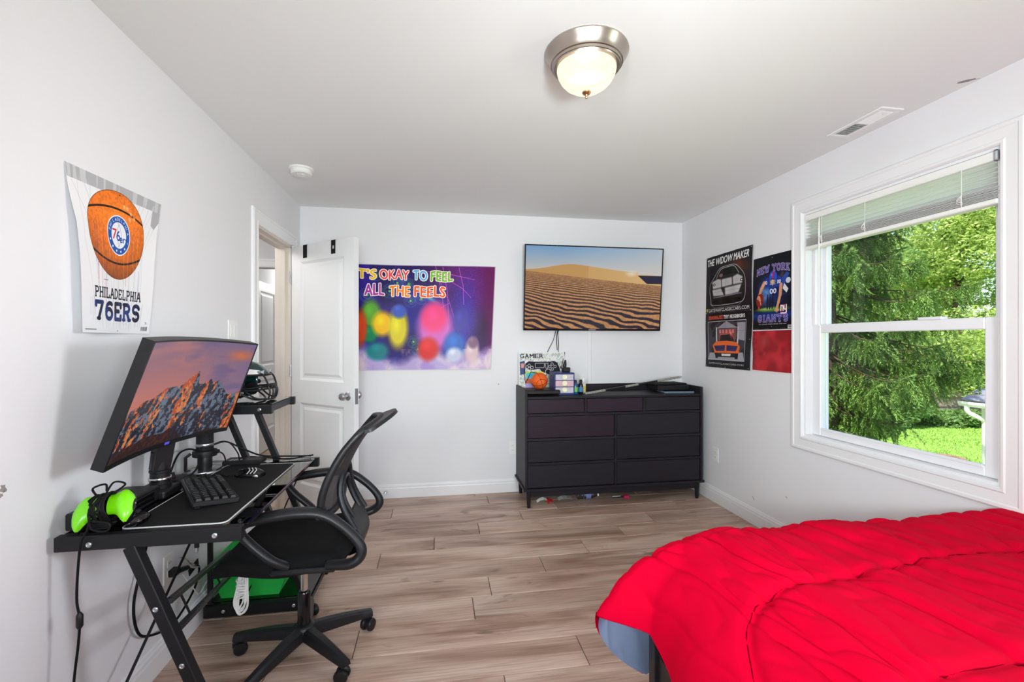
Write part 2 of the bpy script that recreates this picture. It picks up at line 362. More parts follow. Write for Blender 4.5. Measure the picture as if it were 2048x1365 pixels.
SLAB = {'A': ([[(.05, 0), (.45, 1), (.55, 1), (.95, 0)], [(.24, .38), (.76, .38)]]), 'D': [[(.15, 0), (.15, 1)], [(.15, 1)]+arc(.4, .5, .48, .5, 90, -90)+[(.15, 0)]],
 'E': [[(.15, 0), (.15, 1)], [(.15, 1), (.85, 1), (.85, .8)], [(.15, .52), (.6, .52)], [(.15, 0), (.88, 0), (.88, .22)]], 'H': [[(.15, 0), (.15, 1)], [(.85, 0), (.85, 1)], [(.15, .5), (.85, .5)]],
 'I': [[(.5, 0), (.5, 1)]], 'L': [[(.18, 0), (.18, 1)], [(.18, 0), (.85, 0), (.85, .25)]], 'P': [[(.18, 0), (.18, 1)], [(.18, 1)]+arc(.5, .74, .38, .26, 90, -90)+[(.18, .48)]],
 'R': [[(.15, 0), (.15, 1)], [(.15, 1)]+arc(.48, .75, .34, .25, 90, -90)+[(.15, .5)], [(.5, .5), (.88, 0)]], 'S': [[(.85, .82)]+arc(.5, .74, .36, .26, 40, 265)+arc(.5, .26, .36, .26, 85, -140)],
 'G': [arc(.52, .5, .42, .5, 40, 340)+[(.9, .42), (.6, .42)]], 'N': [[(.12, 0), (.12, 1), (.88, 0), (.88, 1)]], 'T': [[(.5, 0), (.5, 1)], [(.08, .8), (.08, 1), (.92, 1), (.92, .8)]],
 'W': [[(.02, 1), (.28, 0), (.5, .8), (.72, 0), (.98, 1)]], 'Y': [[(.08, 1), (.5, .48), (.92, 1)], [(.5, .48), (.5, 0)]], 'O': [arc(.5, .5, .42, .5, 0, 360, 20)], 'K': [[(.15, 0), (.15, 1)], [(.85, 1), (.2, .45)], [(.4, .6), (.88, 0)]],
 'M': [[(.08, 0), (.08, 1), (.5, .25), (.92, 1), (.92, 0)]], 'Z': [[(.1, .8), (.1, 1), (.88, 1), (.1, 0), (.9, 0), (.9, .22)]], 'B': [[(.15, 0), (.15, 1)], [(.15, 1)]+arc(.48, .76, .32, .24, 90, -90)+[(.15, .52)], [(.15, .52)]+arc(.48, .26, .38, .26, 90, -90)+[(.15, 0)]],
 '7': [[(.1, .8), (.1, 1), (.88, 1), (.4, 0)]], '6': [arc(.6, .5, .46, .5, 60, 180)+arc(.5, .31, .38, .31, 170, 530, 18)]}
def slab(cv, t, x, y, h, w, col, thick, fn=None, outline=None, gap=.18, al=1.0):
    """slab-serif lettering drawn with strokes"""
    wid = [{'I': .5, 'M': 1.15, 'W': 1.2, ' ': .45}.get(c, 1.0) for c in t]; tot = sum(wid)+gap*(len(t)-1); u = w/tot; X = x; m = np.zeros((cv.h, cv.w), bool)
    for c, k in zip(t, wid):
        for st in SLAB.get(c, []):
            P = [(X+p[0]*k*u if c != 'I' else X+k*u/2, y-p[1]*h) for p in st]
            segs = [P]
            for (px, py), q in ((P[0], st[0]), (P[-1], st[-1])):
                if (abs(q[1]) < .01 or abs(q[1]-1) < .01) and c not in 'DEOSG6BZT' or (c in 'T' and abs(q[1]) < .01): segs.append([(px-.15*u, py), (px+.15*u, py)])
            for sg in segs:
                if fn: sg = [tuple(a) for a in fn(np.array(sg))]
                xs = [a[0] for a in sg]; ys = [a[1] for a in sg]; pad = thick+2
                x0, x1 = max(0, int(min(xs)-pad)), min(cv.w, int(max(xs)+pad)+1); y0, y1 = max(0, int(min(ys)-pad)), min(cv.h, int(max(ys)+pad)+1)
                if x1 <= x0 or y1 <= y0: continue
                sub = Cv.__new__(Cv); sub.w, sub.h = x1-x0, y1-y0; sub.X = cv.X[y0:y1, x0:x1]; sub.Y = cv.Y[y0:y1, x0:x1]
                m[y0:y1, x0:x1] |= sub.dist(sg) < thick*(.72 if sg is not P and len(sg) == 2 else 1)
        X += (k+gap)*u
    if outline: cv.put(cv.blur(m, outline[1]) > .03, outline[0])
    cv.put(m, col, al); return m
def c8(r, g, b): return (r/255, g/255, b/255)
def print_mat(name, img, rough=.45, emit=0.0, coat=0.0, bump=.05):
    m = bpy.data.materials.new(name); m.use_nodes = True; t = m.node_tree; b = t.nodes['Principled BSDF']
    tx = t.nodes.new('ShaderNodeTexImage'); tx.image = img; tx.extension = 'EXTEND'; t.links.new(tx.outputs[0], b.inputs['Base Color'])
    b.inputs['Roughness'].default_value = rough; b.inputs['Specular IOR Level'].default_value = .14
    if emit:
        t.links.new(tx.outputs[0], b.inputs['Emission Color']); b.inputs['Emission Strength'].default_value = emit
        t.links.remove(b.inputs['Base Color'].links[0]); b.inputs['Base Color'].default_value = (.01, .01, .012, 1)
    if coat: b.inputs['Coat Weight'].default_value = coat
    if bump:
        n = t.nodes.new('ShaderNodeTexNoise'); n.inputs['Scale'].default_value = 9; tc = t.nodes.new('ShaderNodeTexCoord'); t.links.new(tc.outputs['Object'], n.inputs['Vector'])
        bp = t.nodes.new('ShaderNodeBump'); bp.inputs['Strength'].default_value = bump; bp.inputs['Distance'].default_value = .02; t.links.new(n.outputs[0], bp.inputs['Height']); t.links.new(bp.outputs[0], b.inputs['Normal'])
    MATS[name] = m; return m

def art_basketball():
    cv = Cv(640, 760, c8(240, 240, 242)); rs = np.random.RandomState(3); dk = c8(170, 172, 178)
    cv.poly([(0, 0), (640, 0), (640, 62), (0, 62)], c8(178, 179, 182)); cv.put((cv.fbm(40, 3, 5) > .56) & (cv.Y < 62), c8(214, 214, 216), .7)
    cv.poly([(575, 62), (640, 62), (640, 120), (605, 170), (575, 150)], c8(176, 177, 181))
    for i in range(9):                                        # hoop net
        x = 20+i*75; cv.line([(x, 60), (x+(320-x)*.34+10, 300), (x+(320-x)*.40, 620)], .9, dk, .7)
        cv.line([(x+35, 60), (x-(x-320)*.2-30, 330), (x+(320-x)*.3, 640)], .8, dk, .6)
    for i in range(26): x = 60+rs.rand()*520; y = 560+rs.rand()*60; cv.line([(x, y), (x+rs.randn()*8, y+60+rs.rand()*80)], .8, c8(120, 130, 160), .6)
    cx, cy, rx, ry = 308, 262, 226, 226
    d = np.hypot((cv.X-cx)/rx, (cv.Y-cy)/ry); ins = d < 1; sh = np.clip(1.14-.22*d-.22*np.clip((cv.Y-cy)/ry, -.4, 1)-.25*np.clip((cv.Y-cy)/ry-.6, 0, 1), .2, 1.12)
    base = np.array(c8(245, 125, 36))*sh[..., None]; base *= (1-.10*(cv.fbm(60, 60, 2, 2) > .55))[..., None]; cv.a[ins] = np.clip(base, 0, 1)[ins]
    cv.put(ins & (np.abs(np.hypot(cv.X-cx, cv.Y-cy)-rx) < 3), c8(60, 30, 20), .8)
    for y0, dy in ((cy-118, 50), (cy+128, 58)):
        cu = [(cx+rx*t, y0+dy*(t*t if y0 < cy else -t*t)*1.0+(0 if y0 < cy else 18)-(18 if y0 < cy else 0)) for t in np.linspace(-.97, .97, 25)]
        m = np.clip(5.5-cv.dist(cu), 0, 1)*ins; cv.put(m, c8(36, 22, 18))
    for i in range(34):                                       # paint drips
        x = cx-200+rs.rand()*400; y = 180+rs.rand()*250; c = [c8(210, 50, 40), c8(60, 70, 160), c8(250, 200, 160), c8(190, 60, 90)][i % 4]; cv.line([(x, y), (x+rs.randn(), y+50+rs.rand()*190)], 1.1, c, .65)
    for x, y in ((350, 92), (372, 96), (402, 118), (430, 136), (395, 150)): cv.poly([(x, y), (x+17, y+3), (x+20, y+22), (x+3, y+19)], c8(255, 205, 150), .7)
    lx, ly = 322, 262                                         # round club crest
    cv.ell(lx, ly, 96, 104, c8(238, 240, 246)); cv.ell(lx, ly, 90, 98, c8(28, 84, 170)); cv.ell(lx, ly, 62, 68, c8(238, 240, 246))
    for a in (0, 58): cv.line(arc(lx-30+a, ly, 50, 70, -60, 60) if a == 0 else arc(lx+30, ly, 46, 66, 120, 240), 1.4, c8(150, 160, 190))
    for k, ch in enumerate('PHILADELPHIA'):
        a = math.radians(196+k*(148/11)); px, py = lx+76*math.cos(a), ly+83*math.sin(a); r = a+math.pi/2
        text(cv, ch, -6, 7.5, 15, c8(245, 246, 250), fn=lambda P, r=r, px=px, py=py: np.stack([px+P[:, 0]*math.cos(r)-P[:, 1]*math.sin(r), py+P[:, 0]*math.sin(r)+P[:, 1]*math.cos(r)], 1))
    for k in range(6): a = math.radians(20+k*28); cv.ell(lx+76*math.cos(a), ly+83*math.sin(a), 6, 6.5, c8(245, 246, 250))
    text(cv, '7', lx-52, ly+24, 52, c8(214, 30, 58), bold=1); text(cv, '6', lx-20, ly+28, 52, c8(24, 78, 170), bold=1); text(cv, 'ers', lx+8, ly+34, 26, c8(24, 78, 170), bold=1)
    cv.line([(190, 500), (222, 500)], 2, c8(110, 110, 120), .7)
    slab(cv, 'PHILADELPHIA', 108, 586, 46, 424, c8(32, 32, 40), 4.2)
    m = slab(cv, '76ERS', 106, 690, 78, 430, c8(30, 54, 112), 10.5); cv.put(m & (cv.fbm(12, 12, 8) > .53), c8(24, 26, 44), .9)
    for i in range(30): x = 90+rs.rand()*440; cv.line([(x, 640), (x+rs.randn()*3, 700+rs.rand()*40)], .6, c8(120, 140, 190), .5)
    for i in range(14): cv.line([(560+i*4.2, 722), (560+i*4.2, 742)], .8+.6*rs.rand(), c8(40, 40, 46))
    cv.line([(22, 744), (112, 744)], 2.6, c8(80, 80, 88), .6); text(cv, '76', 590, 708, 13, c8(90, 60, 120)); cv.ell(320, 748, 4, 4, c8(50, 50, 54)); cv.ell(322, 50, 5, 5, c8(60, 60, 64))
    return cv.image('basketball_print')

def art_feelings():
    cv = Cv(1000, 720, c8(38, 22, 92)); X, Y = cv.X/1000, cv.Y/720; n = cv.fbm(7, 5, 1); g = cv.fbm(160, 120, 4, 2)
    def mixc(m, c, k=1.0): cv.put(np.clip(m, 0, 1), c, k)
    mixc(np.clip((n-.42)*4, 0, 1), c8(64, 44, 160), .8); mixc(np.clip((cv.fbm(4, 3, 9)-.5)*4, 0, 1), c8(30, 40, 140), .7)
    mixc(np.clip((X-.42)*3.2-1.9*np.abs(Y-.08), 0, 1), c8(118, 22, 100), .85); mixc(np.clip((X-.87)*8, 0, 1), c8(104, 18, 84), .8)
    mixc(np.exp(-((X-.80)/.09)**2-((Y-.42)/.36)**2), c8(58, 50, 176), .75); mixc((g-.5)*3*((X > .66) & (X < .92)), c8(120, 60, 200), .35)
    mixc(np.exp(-((X-.92)/.05)**2-((Y-.62)/.2)**2), c8(44, 20, 60), .6)
    mixc(np.clip((Y-.80+.06*np.sin(X*14)+.10*(n-.5))*9, 0, 1), c8(196, 178, 220), .9); mixc(np.clip((cv.fbm(9, 5, 12)-.5)*5, 0, 1)*(Y > .8), c8(242, 222, 214), .7)
    mixc(np.clip((cv.fbm(8, 6, 14)-.52)*6, 0, 1)*(Y > .82), c8(158, 128, 206), .6)
    for x, y, r in ((.34, .17, 46), (.415, .18, 40), (.29, .25, 50), (.43, .34, 44), (.50, .32, 40), (.455, .73, 44), (.485, .80, 42), (.145, .29, 52), (.38, .10, 40), (.20, .10, 40)):   # swirls in the night sky
        for k in range(4): cv.line(arc(x*1000, y*720, r-k*9, (r-k*9)*.95, 30+k*70, 330+k*70, 22), 1.3, [c8(60, 170, 150), c8(90, 130, 210), c8(70, 190, 110), c8(110, 220, 140)][k], .6)
        cv.ell(x*1000, y*720, 13, 13, c8(120, 230, 90), .9, soft=.8)
    for P in (((590, 0), (668, 420)), ((640, 10), (690, 380)), ((748, 12), (790, 270)), ((520, 40), (860, 95)), ((700, 110), (838, 220)), ((560, 330), (690, 260)), ((600, 60), (760, 460))):
        cv.line([P[0], ((P[0][0]+P[1][0])/2+12, (P[0][1]+P[1][1])/2-6), P[1]], 1.6, c8(226, 92, 214), .85)
    mixc(np.exp(-(((X-.545)*1.0-(Y-.30)*.9)/.025)**2)*np.exp(-((Y-.29)/.07)**2), c8(90, 220, 220), .8)
    # soft balls of coloured light stand in for the printed figures
    for x, y, rx, ry, c in ((.17, .47, 80, 120, c8(96, 168, 52)), (.16, .66, 70, 70, c8(20, 134, 84)), (.245, .56, 84, 105, c8(250, 196, 20)), (.35, .60, 82, 170, c8(226, 210, 40)), (.355, .44, 62, 60, c8(64, 92, 190)),
                            (.60, .60, 150, 200, c8(214, 108, 196)), (.59, .50, 112, 132, c8(240, 62, 126)), (.555, .80, 88, 100, c8(214, 40, 34)), (.735, .76, 92, 112, c8(58, 108, 190)), (.735, .86, 70, 66, c8(196, 200, 222)),
                            (.775, .52, 66, 110, c8(72, 62, 160)), (.86, .82, 60, 110, c8(214, 186, 190)), (.865, .74, 46, 52, c8(128, 96, 122)), (.215, .82, 92, 76, c8(24, 128, 132)), (.10, .60, 56, 150, c8(220, 76, 32))):
        cv.ell(x*1000, y*720, rx, ry, c, .96, soft=.42); cv.ell((x-.012)*1000, (y-.03)*720, rx*.45, ry*.45, np.clip(np.array(c)*1.28, 0, 1), .55, soft=.9)
    wh = c8(250, 236, 220)
    def wob(P): return np.stack([P[:, 0], P[:, 1]+4*np.sin(P[:, 0]*.05)], 1)
    for t, x, y, h, w, c in (("IT'S", 62, 98, 66, 140, c8(252, 196, 24)), ('OKAY', 226, 98, 64, 188, c8(236, 84, 96)), ('TO', 444, 102, 66, 92, c8(92, 178, 236)), ('FEEL', 562, 106, 64, 148, c8(124, 190, 50)),
                             ('ALL', 128, 208, 76, 126, c8(178, 62, 170)), ('THE', 290, 212, 68, 132, c8(244, 138, 34)), ('FEELS', 454, 216, 70, 206, c8(240, 92, 40))):
        text(cv, t, x, y, h, c, w=w, fn=wob, bold=3, outline=(wh, 5))
    cv.a = np.clip((cv.a-.5)*1.06+.5, 0, 1)
    for e in range(4): cv.put((cv.X < 5) | (cv.X > 995) | (cv.Y < 4) | (cv.Y > 715), c8(205, 198, 206), .25)
    return cv.image('feelings_print')

def art_cars():
    cv = Cv(590, 920, c8(20, 17, 22)); n = cv.fbm(6, 9, 3); X, Y = cv.X, cv.Y; w = c8(238, 238, 236)
    cv.put(np.exp(-((X-430)/120)**2-((Y-130)/70)**2)*n, c8(150, 70, 30), 1.0); cv.put(np.exp(-((X-420)/160)**2-((Y-330)/150)**2)*n, c8(70, 44, 88), .9)
    text(cv, 'THE WIDOW MAKER', 14, 78, 56, w, w=538, bold=2, slant=.14)
    body = [(60, 250), (110, 190), (190, 118), (300, 105), (400, 112), (470, 165), (505, 215), (515, 300), (500, 380), (430, 408), (120, 408), (75, 370)]
    def sm(P, closed=True): return [(p.x, p.y) for p in spl([(x, y, 0) for x, y in P], 5, closed)]
    body = sm(body); cv.poly(body, c8(34, 30, 34)); cv.line(body, 2, c8(214, 210, 208), .9, closed=True)
    cv.poly(sm([(150, 190), (205, 128), (300, 116), (385, 122), (440, 180), (300, 172)]), c8(12, 11, 14)); cv.line(sm([(150, 190), (205, 128), (300, 116), (385, 122), (440, 180)], False), 2.2, w, .8)
    for P in ([(95, 215), (165, 196), (215, 205), (218, 268), (105, 272)], [(225, 205), (350, 202), (352, 262), (226, 268)], [(362, 202), (425, 188), (480, 215), (478, 262), (365, 262)], [(96, 280), (210, 276), (255, 335), (110, 330)], [(262, 276), (470, 270), (440, 330), (270, 336)]):
        q = np.mean(P, 0); cv.put(cv.blur(cv.pmask(P), 6), w, .82); cv.put(cv.blur(cv.pmask(P), 3)*np.exp(-((X-q[0])/60)**2-((Y-q[1])/34)**2), c8(150, 140, 146), .35)
    for x in (120, 470): cv.ell(x, 238, 18, 12, c8(10, 10, 12)); cv.ell(x, 238, 10, 6, w)
    cv.ell(215, 172, 28, 14, c8(170, 120, 124), .8); cv.ell(290, 380, 190, 26, c8(6, 6, 8)); cv.line([(110, 345), (470, 338)], 3, c8(190, 170, 190), .7)
    cv.line([(70, 300), (75, 400), (130, 430), (440, 428), (505, 380)], 1.5, c8(180, 178, 180), .7)
    cv.poly([(8, 434), (36, 432), (34, 448), (22, 466), (10, 450)], c8(206, 178, 70)); text(cv, 'GATEWAYCLASSICCARS.COM', 46, 463, 27, w, w=510)
    cv.line([(0, 470), (590, 474)], 1.4, c8(70, 66, 70)); mc = slab(cv, 'DEMORALIZE', 50, 522, 24, 196, c8(224, 84, 50), 2.6); slab(cv, 'THY NEIGHBORS', 258, 522, 24, 248, w, 2.4)
    cv.poly([(38, 540), (520, 540), (520, 858), (38, 858)], c8(200, 200, 202)); cv.poly([(42, 544), (516, 544), (516, 854), (42, 854)], c8(64, 58, 66))
    cv.put((cv.fbm(9, 12, 6) > .5) & (X > 42) & (X < 516) & (Y > 544) & (Y < 854), c8(28, 26, 32), .7)
    cv.poly([(160, 600), (290, 545), (430, 600)], c8(150, 146, 156)); cv.poly([(180, 604), (410, 604), (410, 690), (180, 690)], c8(120, 72, 78))
    for x in (196, 236, 276, 316, 356): cv.poly([(x, 612), (x+26, 612), (x+26, 640), (x, 640)], c8(226, 128, 110), .9)
    for x in (150, 425): cv.poly([(x, 590), (x+16, 590), (x+16, 760), (x, 760)], c8(206, 204, 210))
    cv.poly([(60, 800), (500, 790), (516, 854), (42, 854)], c8(160, 158, 168)); cv.poly([(420, 560), (510, 560), (510, 700), (440, 690)], c8(176, 174, 182), .8)
    cv.poly([(190, 705), (215, 650), (350, 646), (395, 700)], c8(24, 22, 26)); cv.line([(190, 705), (215, 650), (350, 646), (395, 700)], 3, c8(214, 90, 44))
    cv.poly([(105, 738), (150, 706), (290, 700), (420, 712), (462, 745), (455, 800), (130, 802)], c8(236, 104, 34)); cv.poly([(120, 742), (275, 736), (272, 782), (150, 785)], c8(38, 34, 92)); cv.poly([(292, 736), (440, 742), (420, 782), (296, 782)], c8(38, 34, 92))
    cv.poly([(126, 800), (450, 798), (440, 830), (150, 832)], c8(18, 16, 18)); cv.poly([(232, 804), (352, 804), (350, 822), (236, 822)], c8(220, 220, 222))
    for x in (140, 405): cv.poly([(x, 800), (x+45, 800), (x+40, 842), (x+6, 842)], c8(10, 10, 12))
    cv.ell(345, 650, 22, 40, c8(236, 60, 90), .9, soft=.9); cv.ell(342, 642, 8, 22, c8(255, 220, 226), .9, soft=.8)
    text(cv, 'GATEWAYCLASSICCARS.COM', 52, 893, 13, c8(210, 208, 206), w=460)
    for q in (155, 300, 440, 620, 770): cv.line([(0, q), (590, q+3)], .9, c8(70, 64, 74), .5)
    cv.line([(278, 0), (276, 920)], 1, c8(80, 74, 84), .5)
    for x, y in ((12, 8), (575, 10), (12, 470), (570, 474), (14, 910), (290, 912), (570, 908), (572, 690)): cv.ell(x, y, 4, 4, c8(226, 226, 226))
    return cv.image('cars_print')

def art_football():
    cv = Cv(470, 620, c8(14, 14, 16)); X, Y = cv.X, cv.Y; n = cv.fbm(7, 9, 2)
    cv.put(np.exp(-((X-235)/170)**2-((Y-290)/150)**2)*(.5+n), c8(26, 66, 160), .8); cv.put(np.exp(-((X-150)/70)**2-((Y-330)/90)**2)*n*1.5, c8(120, 170, 230), .8)
    cv.put(np.clip((Y-440)/60, 0, 1)*np.clip((560-Y)/60, 0, 1), c8(20, 56, 140), .9); cv.ell(235, 452, 235, 26, c8(70, 130, 50), .9, soft=.4); cv.ell(180, 448, 140, 16, c8(190, 200, 110), .8, soft=.7)
    cv.poly([(60, 372), (82, 366), (82, 446), (62, 448)], c8(222, 60, 40))
    for x in (180, 210, 240, 330, 370, 395): cv.ell(x, 395, 13, 62, c8(20, 26, 52), .9); cv.ell(x, 335, 9, 11, c8(40, 48, 80))
    sk, bl, dk = c8(214, 152, 112), c8(32, 58, 150), c8(18, 32, 90)
    cv.poly([(330, 210), (395, 160), (425, 178), (372, 262), (340, 300)], c8(46, 74, 160)); cv.poly([(372, 250), (420, 300), (402, 330), (356, 292)], c8(220, 220, 224)); cv.ell(415, 232, 28, 24, c8(206, 210, 220)); cv.ell(340, 178, 18, 30, c8(60, 56, 60), ang=.6)
    cv.poly([(130, 205), (205, 172), (300, 178), (352, 214), (346, 290), (300, 340), (222, 338), (196, 262), (150, 262)], bl); cv.poly([(222, 280), (330, 270), (318, 340), (235, 345)], dk)
    for P, rr in (([(140, 225), (98, 282), (78, 330)], (24, 21, 18)), ([(335, 260), (330, 340), (312, 400), (298, 440)], (24, 21, 18, 14))):
        for i in range(len(P)-1): cv.line([P[i], P[i+1]], rr[i]*.72, sk)
    for k in range(5): cv.line([(296, 436), (270+k*12, 478-abs(2-k)*6)], 4.5, sk)
    cv.line([(140, 225), (110, 268)], 8, c8(240, 190, 150), .5); cv.ell(86, 368, 44, 58, c8(140, 40, 28), ang=.35); cv.ell(78, 352, 26, 36, c8(200, 80, 52), .7, soft=.8, ang=.35); cv.line([(70, 330), (98, 408)], 2.2, c8(240, 236, 230)); 
    for k in range(4): cv.line([(64+k*6, 330+k*2), (50+k*14, 352+k*6)], 5, sk)
    cv.ell(243, 188, 52, 60, c8(10, 14, 40)); cv.ell(243, 188, 47, 55, c8(44, 78, 196)); cv.ell(228, 165, 18, 16, c8(150, 180, 240), .7, soft=.9); cv.line([(252, 138), (236, 188)], 7, c8(206, 30, 48)); cv.ell(236, 226, 30, 30, c8(70, 54, 50)); cv.ell(236, 226, 22, 22, sk)
    for y in (216, 230, 244): cv.line([(206, y), (268, y)], 2.5, c8(206, 208, 214))
    cv.line([(236, 212), (236, 256)], 2.5, c8(206, 208, 214)); text(cv, '00', 206, 322, 40, w=76, col=c8(238, 240, 246), bold=2); text(cv, '0', 154, 240, 30, c8(238, 240, 246), bold=1); text(cv, '00', 290, 245, 30, c8(238, 240, 246), bold=1)
    def bend(P): return np.stack([P[:, 0], P[:, 1]+((P[:, 0]-235)/235)**2*34], 1)
    slab(cv, 'NEW YORK', 50, 132, 50, 374, c8(62, 64, 176), 4.6, fn=bend, outline=(c8(226, 196, 206), 2), gap=.3); slab(cv, 'GIANTS', 64, 554, 52, 350, c8(62, 64, 176), 5.4, outline=(c8(226, 196, 206), 2), gap=.34)
    m = np.zeros((620, 470), bool); wv = c8(240, 240, 244); oc = c8(200, 60, 90)
    for P in ([(340, 470), (340, 428)], [(340, 438), (352, 428), (364, 436), (364, 470)], [(374, 428), (374, 452), (382, 462), (398, 460)], [(398, 426), (398, 486), (386, 492), (340, 490)]): m |= cv.dist(P) < 4.6   # lower-case monogram
    cv.put(cv.blur(m, 3) > .05, oc); cv.put(m, wv)
    text(cv, 'GIANTS PRIDE SINCE 1925', 118, 580, 9, c8(226, 226, 230), w=238); cv.line([(78, 576), (108, 576)], 1.2, wv); cv.line([(366, 576), (398, 576)], 1.2, wv)
    cv.poly([(415, 588), (466, 588), (466, 616), (415, 616)], wv)
    for i in range(14): cv.line([(422+i*2.9, 592), (422+i*2.9, 610)], .6+.5*(i % 3 == 0), c8(20, 20, 20))
    for x in (20, 150, 330): cv.line([(x, 612), (x+60, 612)], 1, c8(150, 150, 156), .6)
    for x, y in ((235, 22), (235, 596)): cv.ell(x, y, 4, 4, c8(200, 200, 204))
    return cv.image('football_print')
def art_red():
    cv = Cv(360, 280, c8(150, 26, 34)); n = cv.fbm(3, 2, 6, 3); cv.put(np.clip((n-.42)*4, 0, 1), c8(192, 40, 48)); cv.put(np.clip((cv.fbm(4, 3, 2, 2)-.6)*5, 0, 1), c8(120, 22, 30), .7)
    cv.ell(110, 70, 70, 50, c8(176, 84, 74), .5, soft=1); cv.ell(260, 200, 70, 60, c8(204, 62, 74), .4, soft=1); cv.put(np.clip(1-np.minimum(cv.X, 360-cv.X)/50, 0, 1)*(cv.fbm(40, 30, 3) > .45), c8(96, 16, 24), .6)
    cv.put((cv.Y > 272) | (cv.X > 352), c8(232, 226, 226)); return cv.image('red_print')
def art_gamer():
    cv = Cv(420, 330, c8(226, 228, 224)); n = cv.fbm(40, 30, 5, 3); rs = np.random.RandomState(5)
    cv.put(n > .55, c8(176, 182, 180), .8)
    for i in range(90):
        x, y = rs.rand()*420, 50+rs.rand()*280; c = [c8(230, 150, 90), c8(60, 80, 130), c8(220, 200, 90), c8(120, 160, 190), c8(60, 60, 70)][i % 5]; cv.poly([(x, y), (x+4+rs.rand()*14, y), (x+4+rs.rand()*12, y+4+rs.rand()*9), (x, y+6)], c, .7)
    for P, c in (([(60, 165), (205, 160), (205, 200), (60, 205)], c8(190, 216, 60)), ([(70, 175), (150, 172), (150, 215), (66, 216)], c8(66, 196, 236)), ([(64, 220), (140, 220), (130, 262), (60, 262)], c8(226, 110, 70)), ([(58, 262), (130, 258), (130, 322), (58, 326)], c8(176, 160, 226)), ([(150, 165), (230, 162), (226, 230), (150, 215)], c8(244, 222, 90)), ([(10, 80), (55, 70), (60, 180), (12, 190)], c8(60, 74, 120)), ([(20, 95), (50, 92), (48, 130), (22, 132)], c8(236, 160, 130))): cv.poly(P, c, .9)
    dk = c8(34, 32, 44); w = c8(230, 230, 228)
    body = [(64, 95), (95, 78), (130, 82), (290, 82), (322, 76), (352, 92), (372, 140), (385, 220), (372, 300), (352, 312), (330, 280), (312, 190), (250, 180), (240, 230), (215, 225), (205, 182), (110, 165), (60, 260), (48, 180)]
    cv.line(body, 3, dk, closed=True); cv.poly([(64, 95), (95, 78), (130, 82), (290, 82), (322, 76), (352, 92), (372, 140), (385, 220), (372, 300), (352, 312), (330, 280), (312, 190), (250, 180), (205, 160), (190, 140), (110, 150), (70, 140)], dk)
    for x, y, q in ((95, 110, 12), (120, 128, 12), (96, 138, 12), (75, 124, 12)): cv.line(arc(x, y, q, q, 0, 360, 16), 1.6, w)
    for x, y in ((305, 100), (332, 120), (306, 142), (284, 120)): cv.line(arc(x, y, 11, 11, 0, 360, 16), 1.6, w)
    cv.line([(150, 92), (235, 92), (230, 130), (152, 132)], 1.6, w, closed=True); cv.line([(245, 92), (268, 92), (266, 135), (246, 135)], 1.4, w, closed=True); cv.line(arc(268, 165, 26, 24, 0, 360, 20), 2, w)
    for k, ch in enumerate('GAMER'):
        text(cv, ch, 14+k*44, 48, 34, dk, w=36, bold=2)
    cv.put((((cv.X//5+cv.Y//5) % 2) < 1) & (cv.X > 180) & (cv.X < 236) & (cv.Y > 12) & (cv.Y < 50), w, .25); cv.poly([(14, 14), (26, 14), (26, 48), (14, 48)], c8(90, 170, 200), .6)
    cv.put((cv.X < 6) | (cv.X > 413) | (cv.Y < 5) | (cv.Y > 324), c8(238, 238, 236)); return cv.image('gamer_print')
def art_dunes():
    cv = Cv(1024, 576); X, Y = cv.X/1024, cv.Y/576; k = np.clip(Y/.3, 0, 1)[..., None]
    cv.a = np.array(c8(128, 172, 216))*(1-k)+np.array(c8(214, 208, 200))*k; r = np.clip((X-.25)*1.2, 0, 1)[..., None]; cv.a = cv.a*(1-r*.7)+np.array(c8(222, 220, 216))*r*.7
    top = .285-.062*np.exp(-((X-.30)/.17)**2)-.03*np.exp(-((X-.5)/.2)**2)+.05*np.clip(X-.6, 0, 1); top = np.where(X > .82, .325+.006*np.sin(X*20), top)
    n = cv.fbm(8, 6, 2); cv.put(Y > top, c8(216, 170, 106)); cv.put((Y > top)*np.clip((X-.4)*2.5, 0, 1), c8(230, 190, 130), .8); cv.put((Y > top) & (X < .45), c8(196, 144, 84), .35)
    cv.put((Y > .33) & (X > .82) & (Y < .34+.10*np.clip((X-.82)/.07, 0, 1)-.01) , c8(46, 44, 66)); 
    fr = .30+.02*np.sin(X*2)+.135*X; low = Y > fr; dep = np.clip((Y-fr)/(1-fr), 0, 1)+.012
    ph = 128*np.sqrt(dep+.03)+26*np.log(dep/.012+1)*.5-X*(8+62*dep)+X*X*22*dep+5.0*(cv.fbm(5, 4, 7, 3)-.5)*(1+1.5*dep)+X*X*5.0
    s = .5+.5*np.sin(ph+.5*np.sin(X*22+dep*16)+2.2*(cv.fbm(14, 9, 3, 2)-.5)); s = np.where(dep < .05, .55+.2*(s-.5), s)
    lit = np.clip((s-.30)*2.6, 0, 1)[..., None]; sh = np.array(c8(54, 46, 58)); wm = np.array(c8(206, 150, 98)); g = (1-.25*(cv.fbm(90, 60, 4, 2)))[..., None]
    q = np.clip(1-dep*1.5, 0, 1)[..., None]; sh2 = sh*(1-q*.75)+np.array(c8(150, 112, 78))*q*.75
    col = (sh2*(1-lit)+wm*lit)*(g+.12); cv.a = np.where(low[..., None], col, cv.a)
    cv.ell(790, 178, 60, 26, c8(255, 244, 224), .8, soft=1); return cv.image('dunes_screen')
